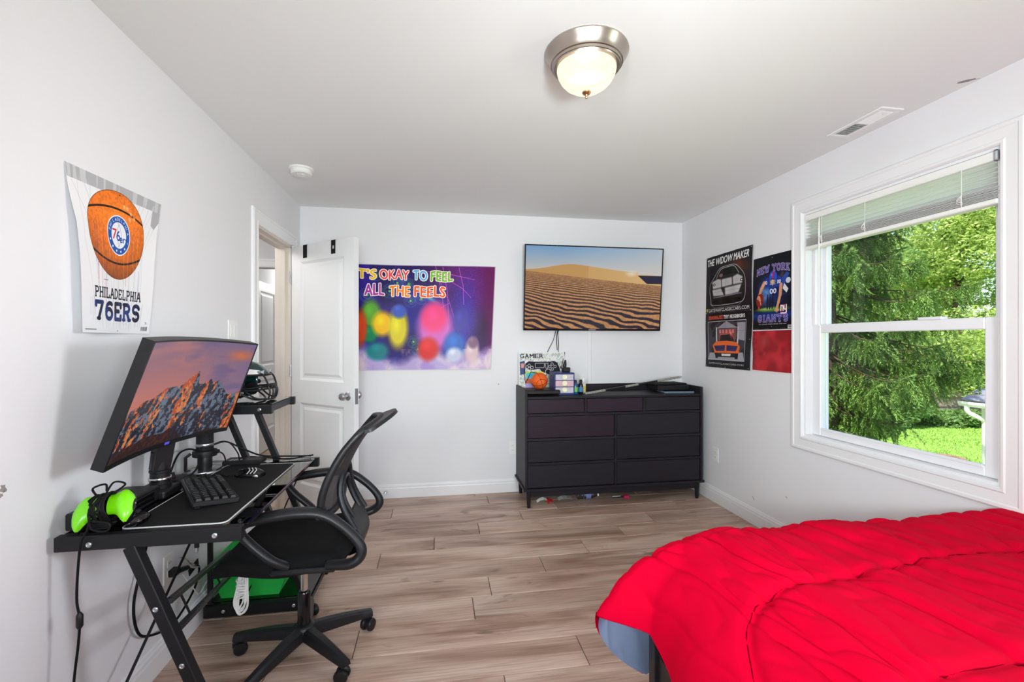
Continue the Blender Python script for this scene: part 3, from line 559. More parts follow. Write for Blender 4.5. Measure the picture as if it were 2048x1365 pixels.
def art_peak():
    cv = Cv(900, 506); X, Y = cv.X/900, cv.Y/506; n = cv.fbm(4, 6, 3, 5); k = np.clip(Y/.62, 0, 1)[..., None]
    cv.a = np.array(c8(148, 112, 142))*(1-k)+np.array(c8(232, 134, 112))*k; r = np.clip(X*1.5-.55+.25*(n-.5), 0, 1)[..., None]; cv.a = cv.a*(1-r*.85)+np.array(c8(138, 122, 164))*r*.85
    cv.put(np.clip((cv.fbm(3, 9, 8)-.52)*5, 0, 1)*(X > .35), c8(108, 98, 150), .55); cv.put(np.exp(-((X-.88)/.12)**2-((Y-.14)/.06)**2)*np.clip((n-.3)*3, 0, 1), c8(250, 130, 72), .95); cv.put(np.clip((cv.fbm(2, 8, 5)-.5)*4, 0, 1)*(X < .55), c8(236, 140, 120), .5)
    def jit(pts, seed, amp=.03, lev=5):
        r = np.random.RandomState(seed); P = [np.array(p, float) for p in pts]
        for l in range(lev):
            Q = []
            for a, b in zip(P, P[1:]): Q += [a, (a+b)/2+np.array([0, r.randn()*amp*.5**l*min(1, abs(b[0]-a[0])*8)])]
            P = Q+[P[-1]]
        return [(p[0]*900, p[1]*506) for p in P]
    def ridge(pts, seed, lay):
        L = jit(pts, seed); m = cv.pmask([(-5, 520)]+L+[(905, 520)])
        xs = np.array([p[0] for p in L]); ys = np.array([p[1] for p in L]); h = np.interp(cv.X, xs, ys); dd = (cv.Y-h)/506
        sl = np.gradient(np.convolve(np.interp(np.arange(900), xs, ys), np.ones(31)/31, 'same')); f = .55*(cv.fbm(22, 9, seed+1, 4)-.5)
        st = np.sin((cv.X*.11+cv.Y*.075)+9*cv.fbm(9, 6, seed+4, 3))*.5+.5
        lit = np.clip((-sl[None, :].repeat(506, 0))*1.1+f*2.4+.42*st-.15-dd*1.15*lay, 0, 1)
        f2 = cv.fbm(90, 44, seed+8, 3)-.5; lit = lit+1.1*f2; k1 = np.clip((.6*cv.fbm(30, 14, seed+2, 4)+.4*cv.fbm(110, 60, seed+7, 2)+.16*st-.56)*10, 0, 1)[..., None]; k2 = np.clip((.5*cv.fbm(24, 12, seed+3, 4)+.5*cv.fbm(100, 50, seed+6, 2)-.5)*8+.4, 0, 1)[..., None]
        sh = np.array(c8(112, 128, 150))*k1+np.array(c8(42, 42, 56))*(1-k1); wm = np.array(c8(248, 150, 78))*k2+np.array(c8(204, 84, 42))*(1-k2); q = np.clip((lit-.30)*7, 0, 1)[..., None]
        cv.a = np.where(m[..., None], wm*q+sh*(1-q), cv.a)
    ridge([(0, .60), (.12, .52), (.22, .49), (.36, .44), (.43, .43), (.52, .33), (.545, .30), (.57, .43), (.62, .45), (.68, .40), (.70, .44), (.76, .42), (.82, .50), (.90, .60), (1, .56)], 4, .8)
    ridge([(0, .78), (.10, .70), (.20, .66), (.30, .60), (.34, .66), (.42, .78), (.50, .72), (.62, .68), (.70, .78), (.85, .80), (1, .84)], 12, .9)
    L = jit([(0, .95), (.15, .90), (.3, .88), (.45, .86), (.55, .95), (.62, 1.02), (1, 1.02)], 21); m = cv.pmask([(-5, 520)]+L+[(905, 520)]); cv.put(m, c8(58, 36, 34)); cv.put(m & (cv.fbm(50, 30, 9, 3) > .55), c8(84, 48, 40), .8)
    cv.put((Y > .72)*np.clip((cv.fbm(30, 14, 40, 4)-.55)*9, 0, 1)*(X > .45), c8(36, 40, 56), .6)
    return cv.image('peak_screen')
# ------------------------------------------------------------------ the room shell
def wall(name, axis, a, b, us, zs, holes, m='wall_paint'):
    """slab between planes a and b of an axis; us, zs its extents; holes as (u0, u1, z0, z1)"""
    U = sorted({us[0], us[1], *[h[0] for h in holes], *[h[1] for h in holes]}); Z = sorted({zs[0], zs[1], *[h[2] for h in holes], *[h[3] for h in holes]}); mb = MB()
    for u0, u1 in zip(U, U[1:]):
        for z0, z1 in zip(Z, Z[1:]):
            um, zm = (u0+u1)/2, (z0+z1)/2
            if any(h[0] < um < h[1] and h[2] < zm < h[3] for h in holes): continue
            mb.box((a, u0, z0), (b, u1, z1)) if axis == 'x' else mb.box((u0, a, z0), (u1, b, z1))
    return struct(mb.build(name, m))
floor = struct(MB().box((-2.6, YF-.1, -.14), (2.42, 5.66, -.014)).build('floor', 'underlay'))
ROW0, PITCH, PL = 3.935, .193, 1.294
JO = {0: .416, 1: -.346, 2: .632, 3: .29, 4: -.021, 5: -.349, 6: .62, 7: .281, 8: .178, 9: -.354, 10: .618, 11: .261}
rg = random.Random(4)
def plank(x0, x1, y0, y1):
    g = .0014; MB().box((x0+g, y0+g, -.014), (x1-g, y1-g, 0), .0028).build('plank', 'plank_wood', floor, fix=False)
for k in range(-9, 25):
    y1 = ROW0-PITCH*k; y0 = y1-PITCH; x = JO.get(k, rg.uniform(-.6, .6))
    lo, hi = (XL, XR) if y1 <= 4.2 else (-2.35, XL)
    if y0 < YF-.05: break
    segs = [(lo, hi)] if k >= -1 else [(-2.35, -1.17)]
    if 2.9 < y1 < 4.0: segs = [(-2.35, hi)]
    if k == -1: segs = [(-2.35, -1.17), (XL, XR)]
    for lo, hi in segs:
        xs = [lo]+[q for q in (x+i*PL for i in range(-4, 5)) if lo+.06 < q < hi-.06]+[hi]
        for a, b in zip(xs, xs[1:]): plank(a, b, y0, min(y1, YB) if lo > -1.2 else y1)
struct(MB().box((-2.6, YF-.2, ZC), (2.46, 8.2, ZC+.14)).build('ceiling', 'ceiling_paint'))
DY0, DY1, DZ = 3.09, 3.785, 2.065                        # doorway in the left wall
WY0, WY1, WZ0, WZ1 = 1.53, 2.555, .735, 2.13             # window in view
wall('wall_left', 'x', XL-.115, XL, (YF-.1, 4.9), (-.1, ZC), [(DY0, DY1, -.1, DZ)])
wall('wall_back', 'y', YB, YB+.12, (XL, XR+.16), (-.1, ZC), [])
wall('wall_right', 'x', XR, XR+.16, (YF-.1, YB), (-.1, ZC), [(WY0, WY1, WZ0, WZ1), (-.15, .75, .75, 2.13)])
wall('wall_front', 'y', YF-.12, YF, (-2.6, XR), (-.1, ZC), [(-.9, 1.1, .8, 2.15)])
wall('wall_hall_side', 'x', -2.45, -2.35, (YF-.1, 4.9), (-.1, ZC), [], 'hall_paint')
wall('wall_hall_end', 'y', 4.9, 5.0, (-2.45, -1.115), (-.1, ZC), [(-2.03, -1.30, -.1, 2.06)], 'hall_paint')
wall('wall_far_side', 'x', -2.20, -2.10, (5.0, 8.1), (-.1, ZC), [], 'hall_paint'); wall('wall_far_end', 'y', 8.0, 8.1, (-2.20, -.2), (-.1, ZC), [], 'hall_paint')
wall('wall_far_right', 'x', -.3, -.2, (5.0, 8.1), (-.1, ZC), [], 'hall_paint')
struct(MB().box((-2.2, 5.66, -.1), (-.2, 8.1, -.002)).build('floor_far_room', 'plank_wood'))
light('hall_fill', 'POINT', (-1.8, 3.4, 2.28), (-1.8, 3.4, 0), 17, (1, .96, .9), shadow_soft_size=.12)  # unseen fill added to brighten the hall
light('far_room_fill', 'POINT', (-1.7, 6.9, 2.2), (-1.7, 6.9, 0), 22, (1, .97, .93), shadow_soft_size=.15)  # unseen fill added to brighten the far room

def baseboard(name, p0, p1, n):
    """moulded board along a wall foot; n points into the room"""
    p0, p1, n = Vector(p0), Vector(p1), Vector(n); prof = [(0, 0), (.016, 0), (.016, .078), (.013, .086), (.013, .098), (.008, .104), (.006, .113), (0, .116)]
    mb = MB(); a = [p0+n*d+Vector((0, 0, z)) for d, z in prof]; b = [p1+n*d+Vector((0, 0, z)) for d, z in prof]; k = len(prof)
    mb.add(a+b, [(i, (i+1) % k, (i+1) % k+k, i+k) for i in range(k)]+[tuple(range(k))[::-1], tuple(range(k, 2*k))])
    return struct(mb.build(name, 'white_trim'))
baseboard('baseboard_left', (XL, YF, 0), (XL, DY0-.09, 0), (1, 0, 0)); baseboard('baseboard_back', (XL, YB, 0), (XR, YB, 0), (0, -1, 0)); baseboard('baseboard_right', (XR, YB, 0), (XR, YF, 0), (-1, 0, 0))
baseboard('baseboard_left_corner', (XL, DY1+.09, 0), (XL, YB, 0), (1, 0, 0)); baseboard('baseboard_hall_end', (-2.35, 4.9, 0), (-2.13, 4.9, 0), (0, -1, 0))
def casing(name, axis, face, sgn, u0, u1, z0, z1, w=.088, sill=False, m='white_trim', four=False):
    """moulded casing around an opening: outer bead, flat, inner bead; face plane on an axis, sgn into the room"""
    mb = MB(); prof = [(0, 0), (0, .012), (.008, .018), (.020, .018), (.026, .014), (w-.022, .012), (w-.016, .016), (w-.006, .015), (w, .008), (w, 0)]
    def P(u, z, d): return (face+sgn*d, u, z) if axis == 'x' else (u, face+sgn*d, z)
    loops = []
    for q, d in prof:                                         # q runs from the outer edge inward
        o = w-q; ring = [(u0-o, z0-(o if four else 0)), (u0-o, z1+o), (u1+o, z1+o), (u1+o, z0-(o if four else 0))]; loops.append([P(u, z, d) for u, z in ring])
    k = len(prof); vs = [p for l in loops for p in l]; fs = []
    for i in range(k):
        j = (i+1) % k
        for s in range(4 if four else 3): t = (s+1) % 4; fs.append((i*4+s, i*4+t, j*4+t, j*4+s))
    return struct(mb.add(vs, fs).build(name, m))
casing('trim_1', 'x', XL, 1, DY0, DY1, 0, DZ); casing('trim_2', 'y', 4.9, -1, -2.03, -1.30, 0, 2.06)
mb = MB()                                                    # door lining with its stop
for y0, y1 in ((DY0, DY0+.018), (DY1-.018, DY1)): mb.box((XL-.115, y0, 0), (XL, y1, DZ))
mb.box((XL-.115, DY0, DZ-.018), (XL, DY1, DZ)); mb.box((XL-.075, DY0+.018, 0), (XL-.04, DY0+.03, DZ-.018)); mb.box((XL-.075, DY1-.03, 0), (XL-.04, DY1-.018, DZ-.018)); mb.box((XL-.075, DY0+.03, DZ-.03), (XL-.04, DY1-.03, DZ-.018))
struct(mb.build('trim_3', 'raw_jamb'))

def scuff(wl, c, r, n, seed, m):
    q = random.Random(seed); c = Vector(c); n = Vector(n); u = n.orthogonal().normalized(); v = n.cross(u); P = [c+n*.0008+u*(r[0]*math.cos(a)*q.uniform(.4, 1.1))+v*(r[1]*math.sin(a)*q.uniform(.4, 1.1)) for a in [2*math.pi*i/14 for i in range(14)]]
    o = MB().add(P+[p+n*-.0007 for p in P], [tuple(range(14)), tuple(range(14, 28))[::-1]]+[(i, (i+1) % 14, (i+1) % 14+14, i+14) for i in range(14)]).build('scuff', m, wl)
mat('scuff_grey', rgb(150, 146, 142), .9, var=.3, scale=90); wl_, wr_, cl_ = bpy.data.objects['wall_left'], bpy.data.objects['wall_right'], bpy.data.objects['ceiling']
scuff(wl_, (XL, 1.392, .945), (.012, .016), (1, 0, 0), 1, 'scuff_grey'); scuff(wl_, (XL, 1.384, .93), (.006, .009), (1, 0, 0), 2, 'scuff_grey'); scuff(wr_, (XR, 3.02, .185), (.02, .004), (-1, 0, 0), 3, 'scuff_grey'); scuff(wr_, (XR, 2.70, .30), (.012, .004), (-1, 0, 0), 4, 'scuff_grey')
scuff(cl_, (2.232, 1.62, ZC), (.014, .045), (0, 0, -1), 5, 'scuff_grey'); scuff(bpy.data.objects['wall_back'], (.53, YB, .95), (.008, .006), (0, -1, 0), 6, 'scuff_grey')
def panel_door(name, hinge, free, z0, z1, th, panels, stile=.105):
    """two-panel moulded leaf hung between two points on the floor plan"""
    h, f = Vector((*hinge, 0)), Vector((*free, 0)); x = (f-h).normalized(); w = (f-h).length; y = Vector((-x.y, x.x, 0)); M = Matrix((x, y, Vector((0, 0, 1)))).transposed().to_4x4(); M.translation = h
    mb = MB(); zs = [z0]+[q for p in panels for q in p]+[z1]
    mb.box((0, 0, z0), (stile, th, z1), M=M); mb.box((w-stile, 0, z0), (w, th, z1), M=M)
    for a, b in zip(zs[0::2], zs[1::2]): mb.box((stile, 0, a), (w-stile, th, b), M=M)
    o = struct(mb.build(name, 'door_paint', loc=(hinge[0], hinge[1], z0)))
    for a, b in panels:
        mb = MB(); e = .012
        for d0, d1 in ((0, 1), (th, -1)):                     # sloped moulding and raised field on both faces
            L = [(stile, a, 0), (stile+.018, a+.018, .011), (stile+.034, a+.034, .011), (stile+.052, a+.052, .003)]
            rings = [[(q, d0+d1*d, z), (w-q, d0+d1*d, z), (w-q, d0+d1*d, a+b-z), (q, d0+d1*d, a+b-z)] for q, z, d in L]
            vs = [M @ Vector(p) for r in rings for p in r]; fs = [(i*4+s, i*4+(s+1) % 4, (i+1)*4+(s+1) % 4, (i+1)*4+s) for i in range(3) for s in range(4)]+[(12, 13, 14, 15)]
            mb.add(vs, fs)
        mb.build('panel', 'door_paint', o, fix=False)
    return o, M, w
def knob(o, M, x, z, side, th, m='nickel'):
    c = M @ Vector((x, 0 if side < 0 else th, z)); ax = M.to_3x3() @ Vector((0, side, 0))
    k = MB().lathe([(.031, 0), (.031, .004), (.026, .009), (.012, .011), (.011, .028), (.017, .033), (.027, .043), (.028, .052), (.022, .062), (.0, .066)], c, ax, 24).build('door_knob', m, o, smooth=True)
    return k
d1, M1, w1 = panel_door('door_1', (XL+.006, 3.765), (-.569, 3.307), .012, 2.05, .040, [(.25, .865), (1.035, 1.93)])
knob(d1, M1, w1-.062, .945, -1, .040, 'steel'); knob(d1, M1, w1-.062, .945, 1, .040, 'steel')
MB().box((w1-.002, .006, .89), (w1+.002, .034, 1.0), .001, M=M1).build('latch_plate', 'steel', d1)
for z in (.25, 1.1, 1.82): MB().tube([M1 @ Vector((-.004, -.006, z-.045)), M1 @ Vector((-.004, -.006, z+.045))], .007, 10).build('hinge', 'steel', d1, smooth=True)
d2, M2, w2 = panel_door('door_2', (-2.04, 5.68), (-2.055, 6.38), .012, 2.03, .035, [(.25, .865), (1.035, 1.92)])
knob(d2, M2, w2-.06, .95, -1, .035); knob(d2, M2, w2-.06, .95, 1, .035)
for i, (x0, nm) in enumerate(((.085, 'dull black strip folded over the door top near the hinges'), (.30, 'black strip with a pale square folded over the door top near its free edge'))):
    x0 = (.145, .468)[i]; t = thing('door_strip', M1 @ Vector((x0+.02, -.002, 2.05)), nm, 'strip', 'black strips over the open door')
    MB().box((x0, -.0035, 1.955), (x0+.046, -.0005, 2.053), .001, M=M1).build('front_tab', 'mat_cloth', t); MB().box((x0, -.0035, 2.0505), (x0+.046, .044, 2.053), .001, M=M1).build('top_fold', 'mat_cloth', t)
    if i: MB().box((x0+.018, -.005, 1.99), (x0+.034, -.0034, 2.012), M=M1).build('square', 'hem_grey', t)

# window in view: lining, frame, two sashes with panes
casing('trim_4', 'x', XR, -1, WY0, WY1, WZ0, WZ1, four=True)
wn = MB()
def ring(mb, x0, x1, y0, y1, z0, z1, w, wb=None, bev=.004):
    wb = wb or w
    mb.box((x0, y0, z0), (x1, y0+w, z1), bev); mb.box((x0, y1-w, z0), (x1, y1, z1), bev); mb.box((x0, y0+w, z1-w), (x1, y1-w, z1), bev); mb.box((x0, y0+w, z0), (x1, y1-w, z0+wb), bev); return mb
ring(wn, XR+.002, XR+.155, WY0-.001, WY1+.001, WZ0-.001, WZ1+.001, .014, bev=0)
win = struct(wn.build('window_1', 'white_trim', loc=(XR, WY1, WZ0)))
ring(MB(), XR+.05, XR+.145, WY0+.013, WY1-.013, WZ0+.013, WZ1-.013, .026).build('window_frame', 'vinyl', win)
for x in (XR+.078, XR+.112):                                  # tracks for the sashes down both jambs
    for y in (WY0+.039, WY1-.051): MB().box((x, y, WZ0+.04), (x+.010, y+.012, WZ1-.04), .002).build('sash_track', 'vinyl', win)
sl = ring(MB(), XR+.038, XR+.076, WY0+.034, WY1-.034, WZ0+.016, 1.432, .052, .044).build('lower_sash', 'vinyl', win)
MB().box((XR+.054, WY0+.08, WZ0+.05), (XR+.060, WY1-.08, 1.388)).build('pane', 'pane_glass', sl)
MB().box((XR+.030, WY0+.25, 1.43), (XR+.07, WY0+.36, 1.444), .004).build('sash_lock', 'vinyl', sl); MB().box((XR+.034, WY0+.09, WZ0+.052), (XR+.042, WY1-.09, WZ0+.066), .002).build('lift_rail', 'vinyl', sl)
su = ring(MB(), XR+.088, XR+.124, WY0+.034, WY1-.034, 1.385, WZ1-.016, .048).build('upper_sash', 'vinyl', win)
MB().box((XR+.102, WY0+.08, 1.43), (XR+.108, WY1-.08, WZ1-.06)).build('pane', 'pane_glass', su)
MB().box((XR+.125, WY0-.03, WZ0-.05), (XR+.21, WY1+.03, WZ0+.004), .004).build('outer_sill', 'white_trim', win)
for nm, a, b, c, d, ax in (('window_2', -.15, .75, .75, 2.13, 'x'), ('added_front_window', -.9, 1.1, .8, 2.15, 'y')):  # front one is an added unseen opening for the fill light
    mb = MB()
    if ax == 'x': ring(mb, XR+.03, XR+.09, a-.01, b+.01, c-.01, d+.01, .04)
    else:
        for lo, hi in (((a-.01, YF-.09, c), (a+.04, YF-.03, d)), ((b-.04, YF-.09, c), (b+.01, YF-.03, d)), ((a, YF-.09, d-.04), (b, YF-.03, d+.01)), ((a, YF-.09, c-.01), (b, YF-.03, c+.04))): mb.box(lo, hi, .004)
    struct(mb.build(nm, 'vinyl'))

# venetian blind, mostly drawn up
bl = thing('venetian_blind', (XR+.012, 2.04, 2.115), 'white venetian blind half drawn up in the window', 'blind')
by0, by1 = WY0+.006, WY1-.02; bx = XR+.014
MB().box((bx-.024, by0, 2.075), (bx+.024, by1, 2.112), .003).build('headrail', 'slat_white', bl)
def slat(z, tilt=0, dy=0, name='slat', m='slat_thin'):
    w = .0245; rows = [[(bx+w*c, by0+.004+dy, z+.0030*(1-c*c)+tilt*c*w), (bx+w*c, by1-.004+dy, z+.0030*(1-c*c)+tilt*c*w)] for c in (-1, -.5, 0, .5, 1)]
    MB().grid(rows, (0, 0, -.0016)).build(name, m, bl)
for i in range(5): slat(2.062-.0205*i, -.10)
for i in range(11): slat(1.921+.0046*i, rg.uniform(-.03, .03), rg.uniform(-.004, .004))
MB().box((bx-.025, by0+.002, 1.895), (bx+.025, by1-.002, 1.917), .004).build('bottom_rail', 'slat_white', bl)
for y in (by0+.13, (by0+by1)/2+.09, by1-.13):
    c = MB()
    for x in (bx-.026, bx+.026): c.tube([(x, y, 2.08), (x, y, 1.90)], .0012, 5)
    for k in range(7): c.tube(arc3 := spl([(bx-.027, y, 1.965), (bx-.034-.003*(k % 3), y+.012*math.sin(k*2), 1.950-.004*k), (bx-.027, y+.006*math.cos(k), 1.936-.003*k)], 4), .001, 4)
    c.build('ladder_cord', 'slat_white', bl)
MB().tube([(bx-.028, by1-.115, 2.07), (bx-.031, by1-.115, 2.03), (bx-.033, by1-.116, 1.42)], [.002, .0045, .0045], 8).build('tilt_wand', 'slat_white', bl, smooth=True)
MB().box((bx-.030, by0-.002, 2.07), (bx+.026, by0+.012, 2.116), .002).build('end_bracket', 'clear_plastic', bl)

# ------------------------------------------------------------------ ceiling fittings
lx, ly = .566, 1.70
lt = thing('ceiling_light', (lx, ly, ZC), 'round flush ceiling light, brushed nickel pan with a lit frosted bowl', 'ceiling light')
MB().lathe([(.0, 0), (.158, 0), (.160, -.006), (.157, -.012), (.148, -.026), (.140, -.040), (.138, -.047), (.133, -.049), (.131, -.057), (.127, -.058), (.125, -.062), (.112, -.062), (.110, -.03), (0, -.03)], (lx, ly, ZC), n=64).build('pan', 'nickel', lt, smooth=True)
def frosted_bowl():
    m = bpy.data.materials.new('lamp_glass'); m.use_nodes = True; t = m.node_tree; N = t.nodes.new; t.nodes.remove(t.nodes['Principled BSDF'])
    no = N('ShaderNodeTexNoise'); no.inputs['Scale'].default_value = 18; cr = N('ShaderNodeMix'); cr.data_type = 'RGBA'; cr.inputs[6].default_value = (1, .80, .52, 1); cr.inputs[7].default_value = (1, .90, .70, 1); t.links.new(no.outputs[0], cr.inputs[0])
    em = N('ShaderNodeEmission'); em.inputs[1].default_value = 1.5; t.links.new(cr.outputs[2], em.inputs[0]); tr = N('ShaderNodeBsdfTransparent'); mx = N('ShaderNodeMixShader'); mx.inputs[0].default_value = .42
    t.links.new(em.outputs[0], mx.inputs[1]); t.links.new(tr.outputs[0], mx.inputs[2]); t.links.new(mx.outputs[0], t.nodes['Material Output'].inputs[0]); MATS['lamp_glass'] = m
frosted_bowl()
MB().lathe([(.112, -.060), (.1135, -.068), (.110, -.084), (.100, -.104), (.084, -.122), (.062, -.137), (.036, -.147), (.012, -.151), (0, -.151)], (lx, ly, ZC), n=48).build('glass_bowl', 'lamp_glass', lt, smooth=True)
light('lamp_bulb', 'POINT', (lx, ly, ZC-.070), (lx, ly, 0), 10, (1, .965, .92), shadow_soft_size=.045)
MB().lathe([(.016, -.150), (.017, -.154), (.013, -.160), (.006, -.163), (.004, -.167), (.006, -.171), (.004, -.176), (0, -.178)], (lx, ly, ZC), n=20).build('finial', 'brass', lt, smooth=True)
sd = thing('smoke_detector', (-.865, 3.135, ZC), 'round white smoke detector on the ceiling near the doorway', 'smoke detector')
MB().lathe([(0, 0), (.073, 0), (.075, -.006), (.073, -.011), (.066, -.012), (.065, -.014)], (-.865, 3.135, ZC), n=40).build('base_ring', 'plastic_white', sd, smooth=True)
MB().lathe([(.062, -.012), (.064, -.034), (.058, -.040), (.030, -.042), (.026, -.039), (.022, -.043), (0, -.043)], (-.865, 3.135, ZC), n=40).build('cover', 'plastic_white', sd, smooth=True)
MB().lathe([(.012, -.042), (.011, -.046), (0, -.046)], (-.85, 3.12, ZC), n=16).build('test_button', 'plastic_white', sd, smooth=True)
vt = thing('ceiling_vent', (2.132, 2.02, ZC), 'white slotted air register in the ceiling above the window', 'vent')
va, vb, vc, vd = 2.070, 2.196, 1.862, 2.176; mb = MB()
for lo, hi in (((va, vc, 0), (vb, vc+.024, 0)), ((va, vd-.024, 0), (vb, vd, 0)), ((va, vc+.024, 0), (va+.026, vd-.024, 0)), ((vb-.026, vc+.024, 0), (vb, vd-.024, 0)), ((va+.026, 2.013, 0), (vb-.026, 2.025, 0))): mb.box((lo[0], lo[1], ZC-.007), (hi[0], hi[1], ZC-.0005), .002)
mb.build('frame', 'plastic_white', vt)
MB().box((va+.02, vc+.02, ZC-.001), (vb-.02, vd-.02, ZC-.0004)).build('duct_opening', 'black_metal', vt)
for i in range(25):
    y = vc+.034+i*.0102
    if abs(y-2.019) < .009: continue
    s = -1 if y < 2.019 else 1; MB().box((va+.025, y-.0045, ZC-.0055), (vb-.025, y+.0045, ZC-.0045), M=rot('X', 38*s, (0, y, ZC-.005))).build('slat', 'plastic_white', vt)
MB().box((2.128, vc+.03, ZC-.012), (2.136, vc+.05, ZC-.006), .002).build('lever', 'plastic_white', vt)

# ------------------------------------------------------------------ wall fittings
def plate(name, c, axis, sgn, w, h, label, cat, kind):
    t = thing(name, c, label, cat); cx, cy, cz = c
    def B(u0, u1, z0, z1, d0, d1, bev=.001):
        return MB().box((cx+sgn*d0, cy+u0, cz+z0), (cx+sgn*d1, cy+u1, cz+z1), bev) if axis == 'x' else MB().box((cx+u0, cy+sgn*d0, cz+z0), (cx+u1, cy+sgn*d1, cz+z1), bev)
    B(-w/2, w/2, -h/2, h/2, .0005, .006, .003).build('cover_plate', 'plastic_white', t)
    if kind == 'switch':
        for u in ((-.021, .021) if w > .1 else (0,)): B(u-.016, u+.016, -.033, .033, .006, .009, .002).build('rocker', 'plastic_white', t)
    else:
        for z in (-.02, .02):
            s = B(-.017, .017, z-.014, z+.014, .006, .0085, .003).build('socket', 'plastic_white', t); q = MB()
            for u in (-.006, .006):
                q.box(*((((cx+sgn*.0084), cy+u-.001, cz+z-.002), (cx+sgn*.0089, cy+u+.001, cz+z+.006)) if axis == 'x' else ((cx+u-.001, cy+sgn*.0084, cz+z-.002), (cx+u+.001, cy+sgn*.0089, cz+z+.006))))
            q.build('slots', 'black_plastic', s)
    return t
plate('light_switch', (XL, 2.742, 1.386), 'x', 1, .118, .118, 'white double rocker light switch beside the doorway', 'switch', 'switch')
plate('wall_outlet', (XR, 3.477, .39), 'x', -1, .075, .118, 'white wall outlet on the window wall beside the dresser', 'outlet', 'outlet')
plate('wall_outlet', (.655, YB, .385), 'y', -1, .075, .118, 'white wall outlet on the back wall left of the dresser', 'outlet', 'outlet')
plate('wall_outlet', (XL, 2.13, .38), 'x', 1, .075, .118, 'white wall outlet under the glass desk with a plug in it', 'outlet', 'outlet')
ds = thing('door_stop', (-.43, YB-.016, .055), 'small metal spring door stop on the back baseboard', 'door stop')
MB().tube([(-.43+.006*math.cos(i*1.3), YB-.018-.0011*i, .055+.006*math.sin(i*1.3)) for i in range(50)], .0012, 5).build('spring', 'steel', ds, smooth=True)
MB().lathe([(.011, 0), (.011, .004), (0, .005)], (-.43, YB-.017, .055), (0, -1, 0), 14).build('mount', 'steel', ds, smooth=True); MB().lathe([(.008, 0), (.009, .006), (.006, .012), (0, .013)], (-.43, YB-.073, .055), (0, -1, 0), 14).build('rubber_tip', 'plastic_white', ds, smooth=True)
tag(MB().box((1.342, YB-.013, .93), (1.377, YB-.0005, 1.47), .004).build('cable_cover', 'white_trim', loc=(1.36, YB, 1.2)), 'white vertical cable channel on the wall below the television', 'cable cover')
# ------------------------------------------------------------------ posters
def sheet(name, rows, m, label, cat, thick, loc=None):
    mb = MB().grid(rows, thick); return tag(mb.build(name, m, loc=loc or rows[0][0], smooth=60, fix=False), label, cat)
def lerp(a, b, t): return a+(b-a)*t
def interp(x, P): return float(np.interp(x, [p[0] for p in P], [p[1] for p in P]))
M_ball = print_mat('poster_basketball', art_basketball(), .4)
rows = []
for i in range(19):
    v = i/18; yl = interp(v, [(0, 1.585), (.3, 1.592), (.55, 1.600), (.8, 1.604), (1, 1.612)]); yr = interp(v, [(0, 2.078), (.15, 2.05), (.3, 2.026), (.5, 2.01), (1, 1.994)])
    zt = lambda u: lerp(1.874, 1.886, u); zb = lambda u: 1.357
    rows.append([(XL+.004+.034*math.sin(math.pi*min(1, v*.55+.1))*(1-u)**2*min(1, v*3)+.012*math.sin(v*3)*u**2+.004*math.sin(6*u)*v, lerp(yl, yr, u), lerp(zt(u), zb(u), v)) for u in [j/14 for j in range(15)]])
t = sheet('poster', rows, M_ball, 'white basketball poster with a big orange ball, its edge curling off the left wall', 'poster', (-.0006, 0, 0))
M_feel = print_mat('poster_feelings', art_feelings(), .35)
rows = [[(lerp(-.765, lerp(.503, .462, v), u), YB-.003-.008*abs(math.sin(3*u+5*v))*v-.003*math.sin(9*u)**2, lerp(1.979-.004*math.sin(5*u), 1.082, v)) for u in [j/24 for j in range(25)]] for v in [i/16 for i in range(17)]]
sheet('poster', rows, M_feel, 'purple galaxy poster about feelings behind the open door', 'poster', (0, .0006, 0))
M_cars = print_mat('poster_cars', art_cars(), .3)
rows = [[(XR-.003-.010*abs(math.sin(7*v+2*u))*(.3+u*(1-u))-.004*math.sin(11*u)**2, lerp(lerp(3.604, 3.619, v)-.004*math.sin(9*v), lerp(3.014, 3.04, v)+.008*math.sin(8*v), u), lerp(2.032, 1.113, v)) for u in [j/16 for j in range(17)]] for v in [i/22 for i in range(23)]]
sheet('poster', rows, M_cars, 'tall black car poster with a silver car above an orange one', 'poster', (.0006, 0, 0))
M_foot = print_mat('poster_football', art_football(), .28)
rows = [[(XR-.004-.004*math.sin(4*v+u*3)**2, lerp(lerp(3.012, 3.018, v), lerp(2.627, 2.639, v), u), lerp(1.921, 1.410, v)) for u in [j/10 for j in range(11)]] for v in [i/12 for i in range(13)]]
sheet('poster', rows, M_foot, 'black football poster with a diving player beside the window', 'poster', (.0006, 0, 0))
M_red = print_mat('poster_red', art_red(), .25)
rows = [[(XR-.004-.003*math.sin(5*v+u*4)**2, lerp(3.022, lerp(2.634, 2.643, v), u), lerp(1.402, 1.112, v)) for u in [j/10 for j in range(11)]] for v in [i/10 for i in range(11)]]
sheet('poster', rows, M_red, 'small blurred red poster under the football poster', 'poster', (.0006, 0, 0))

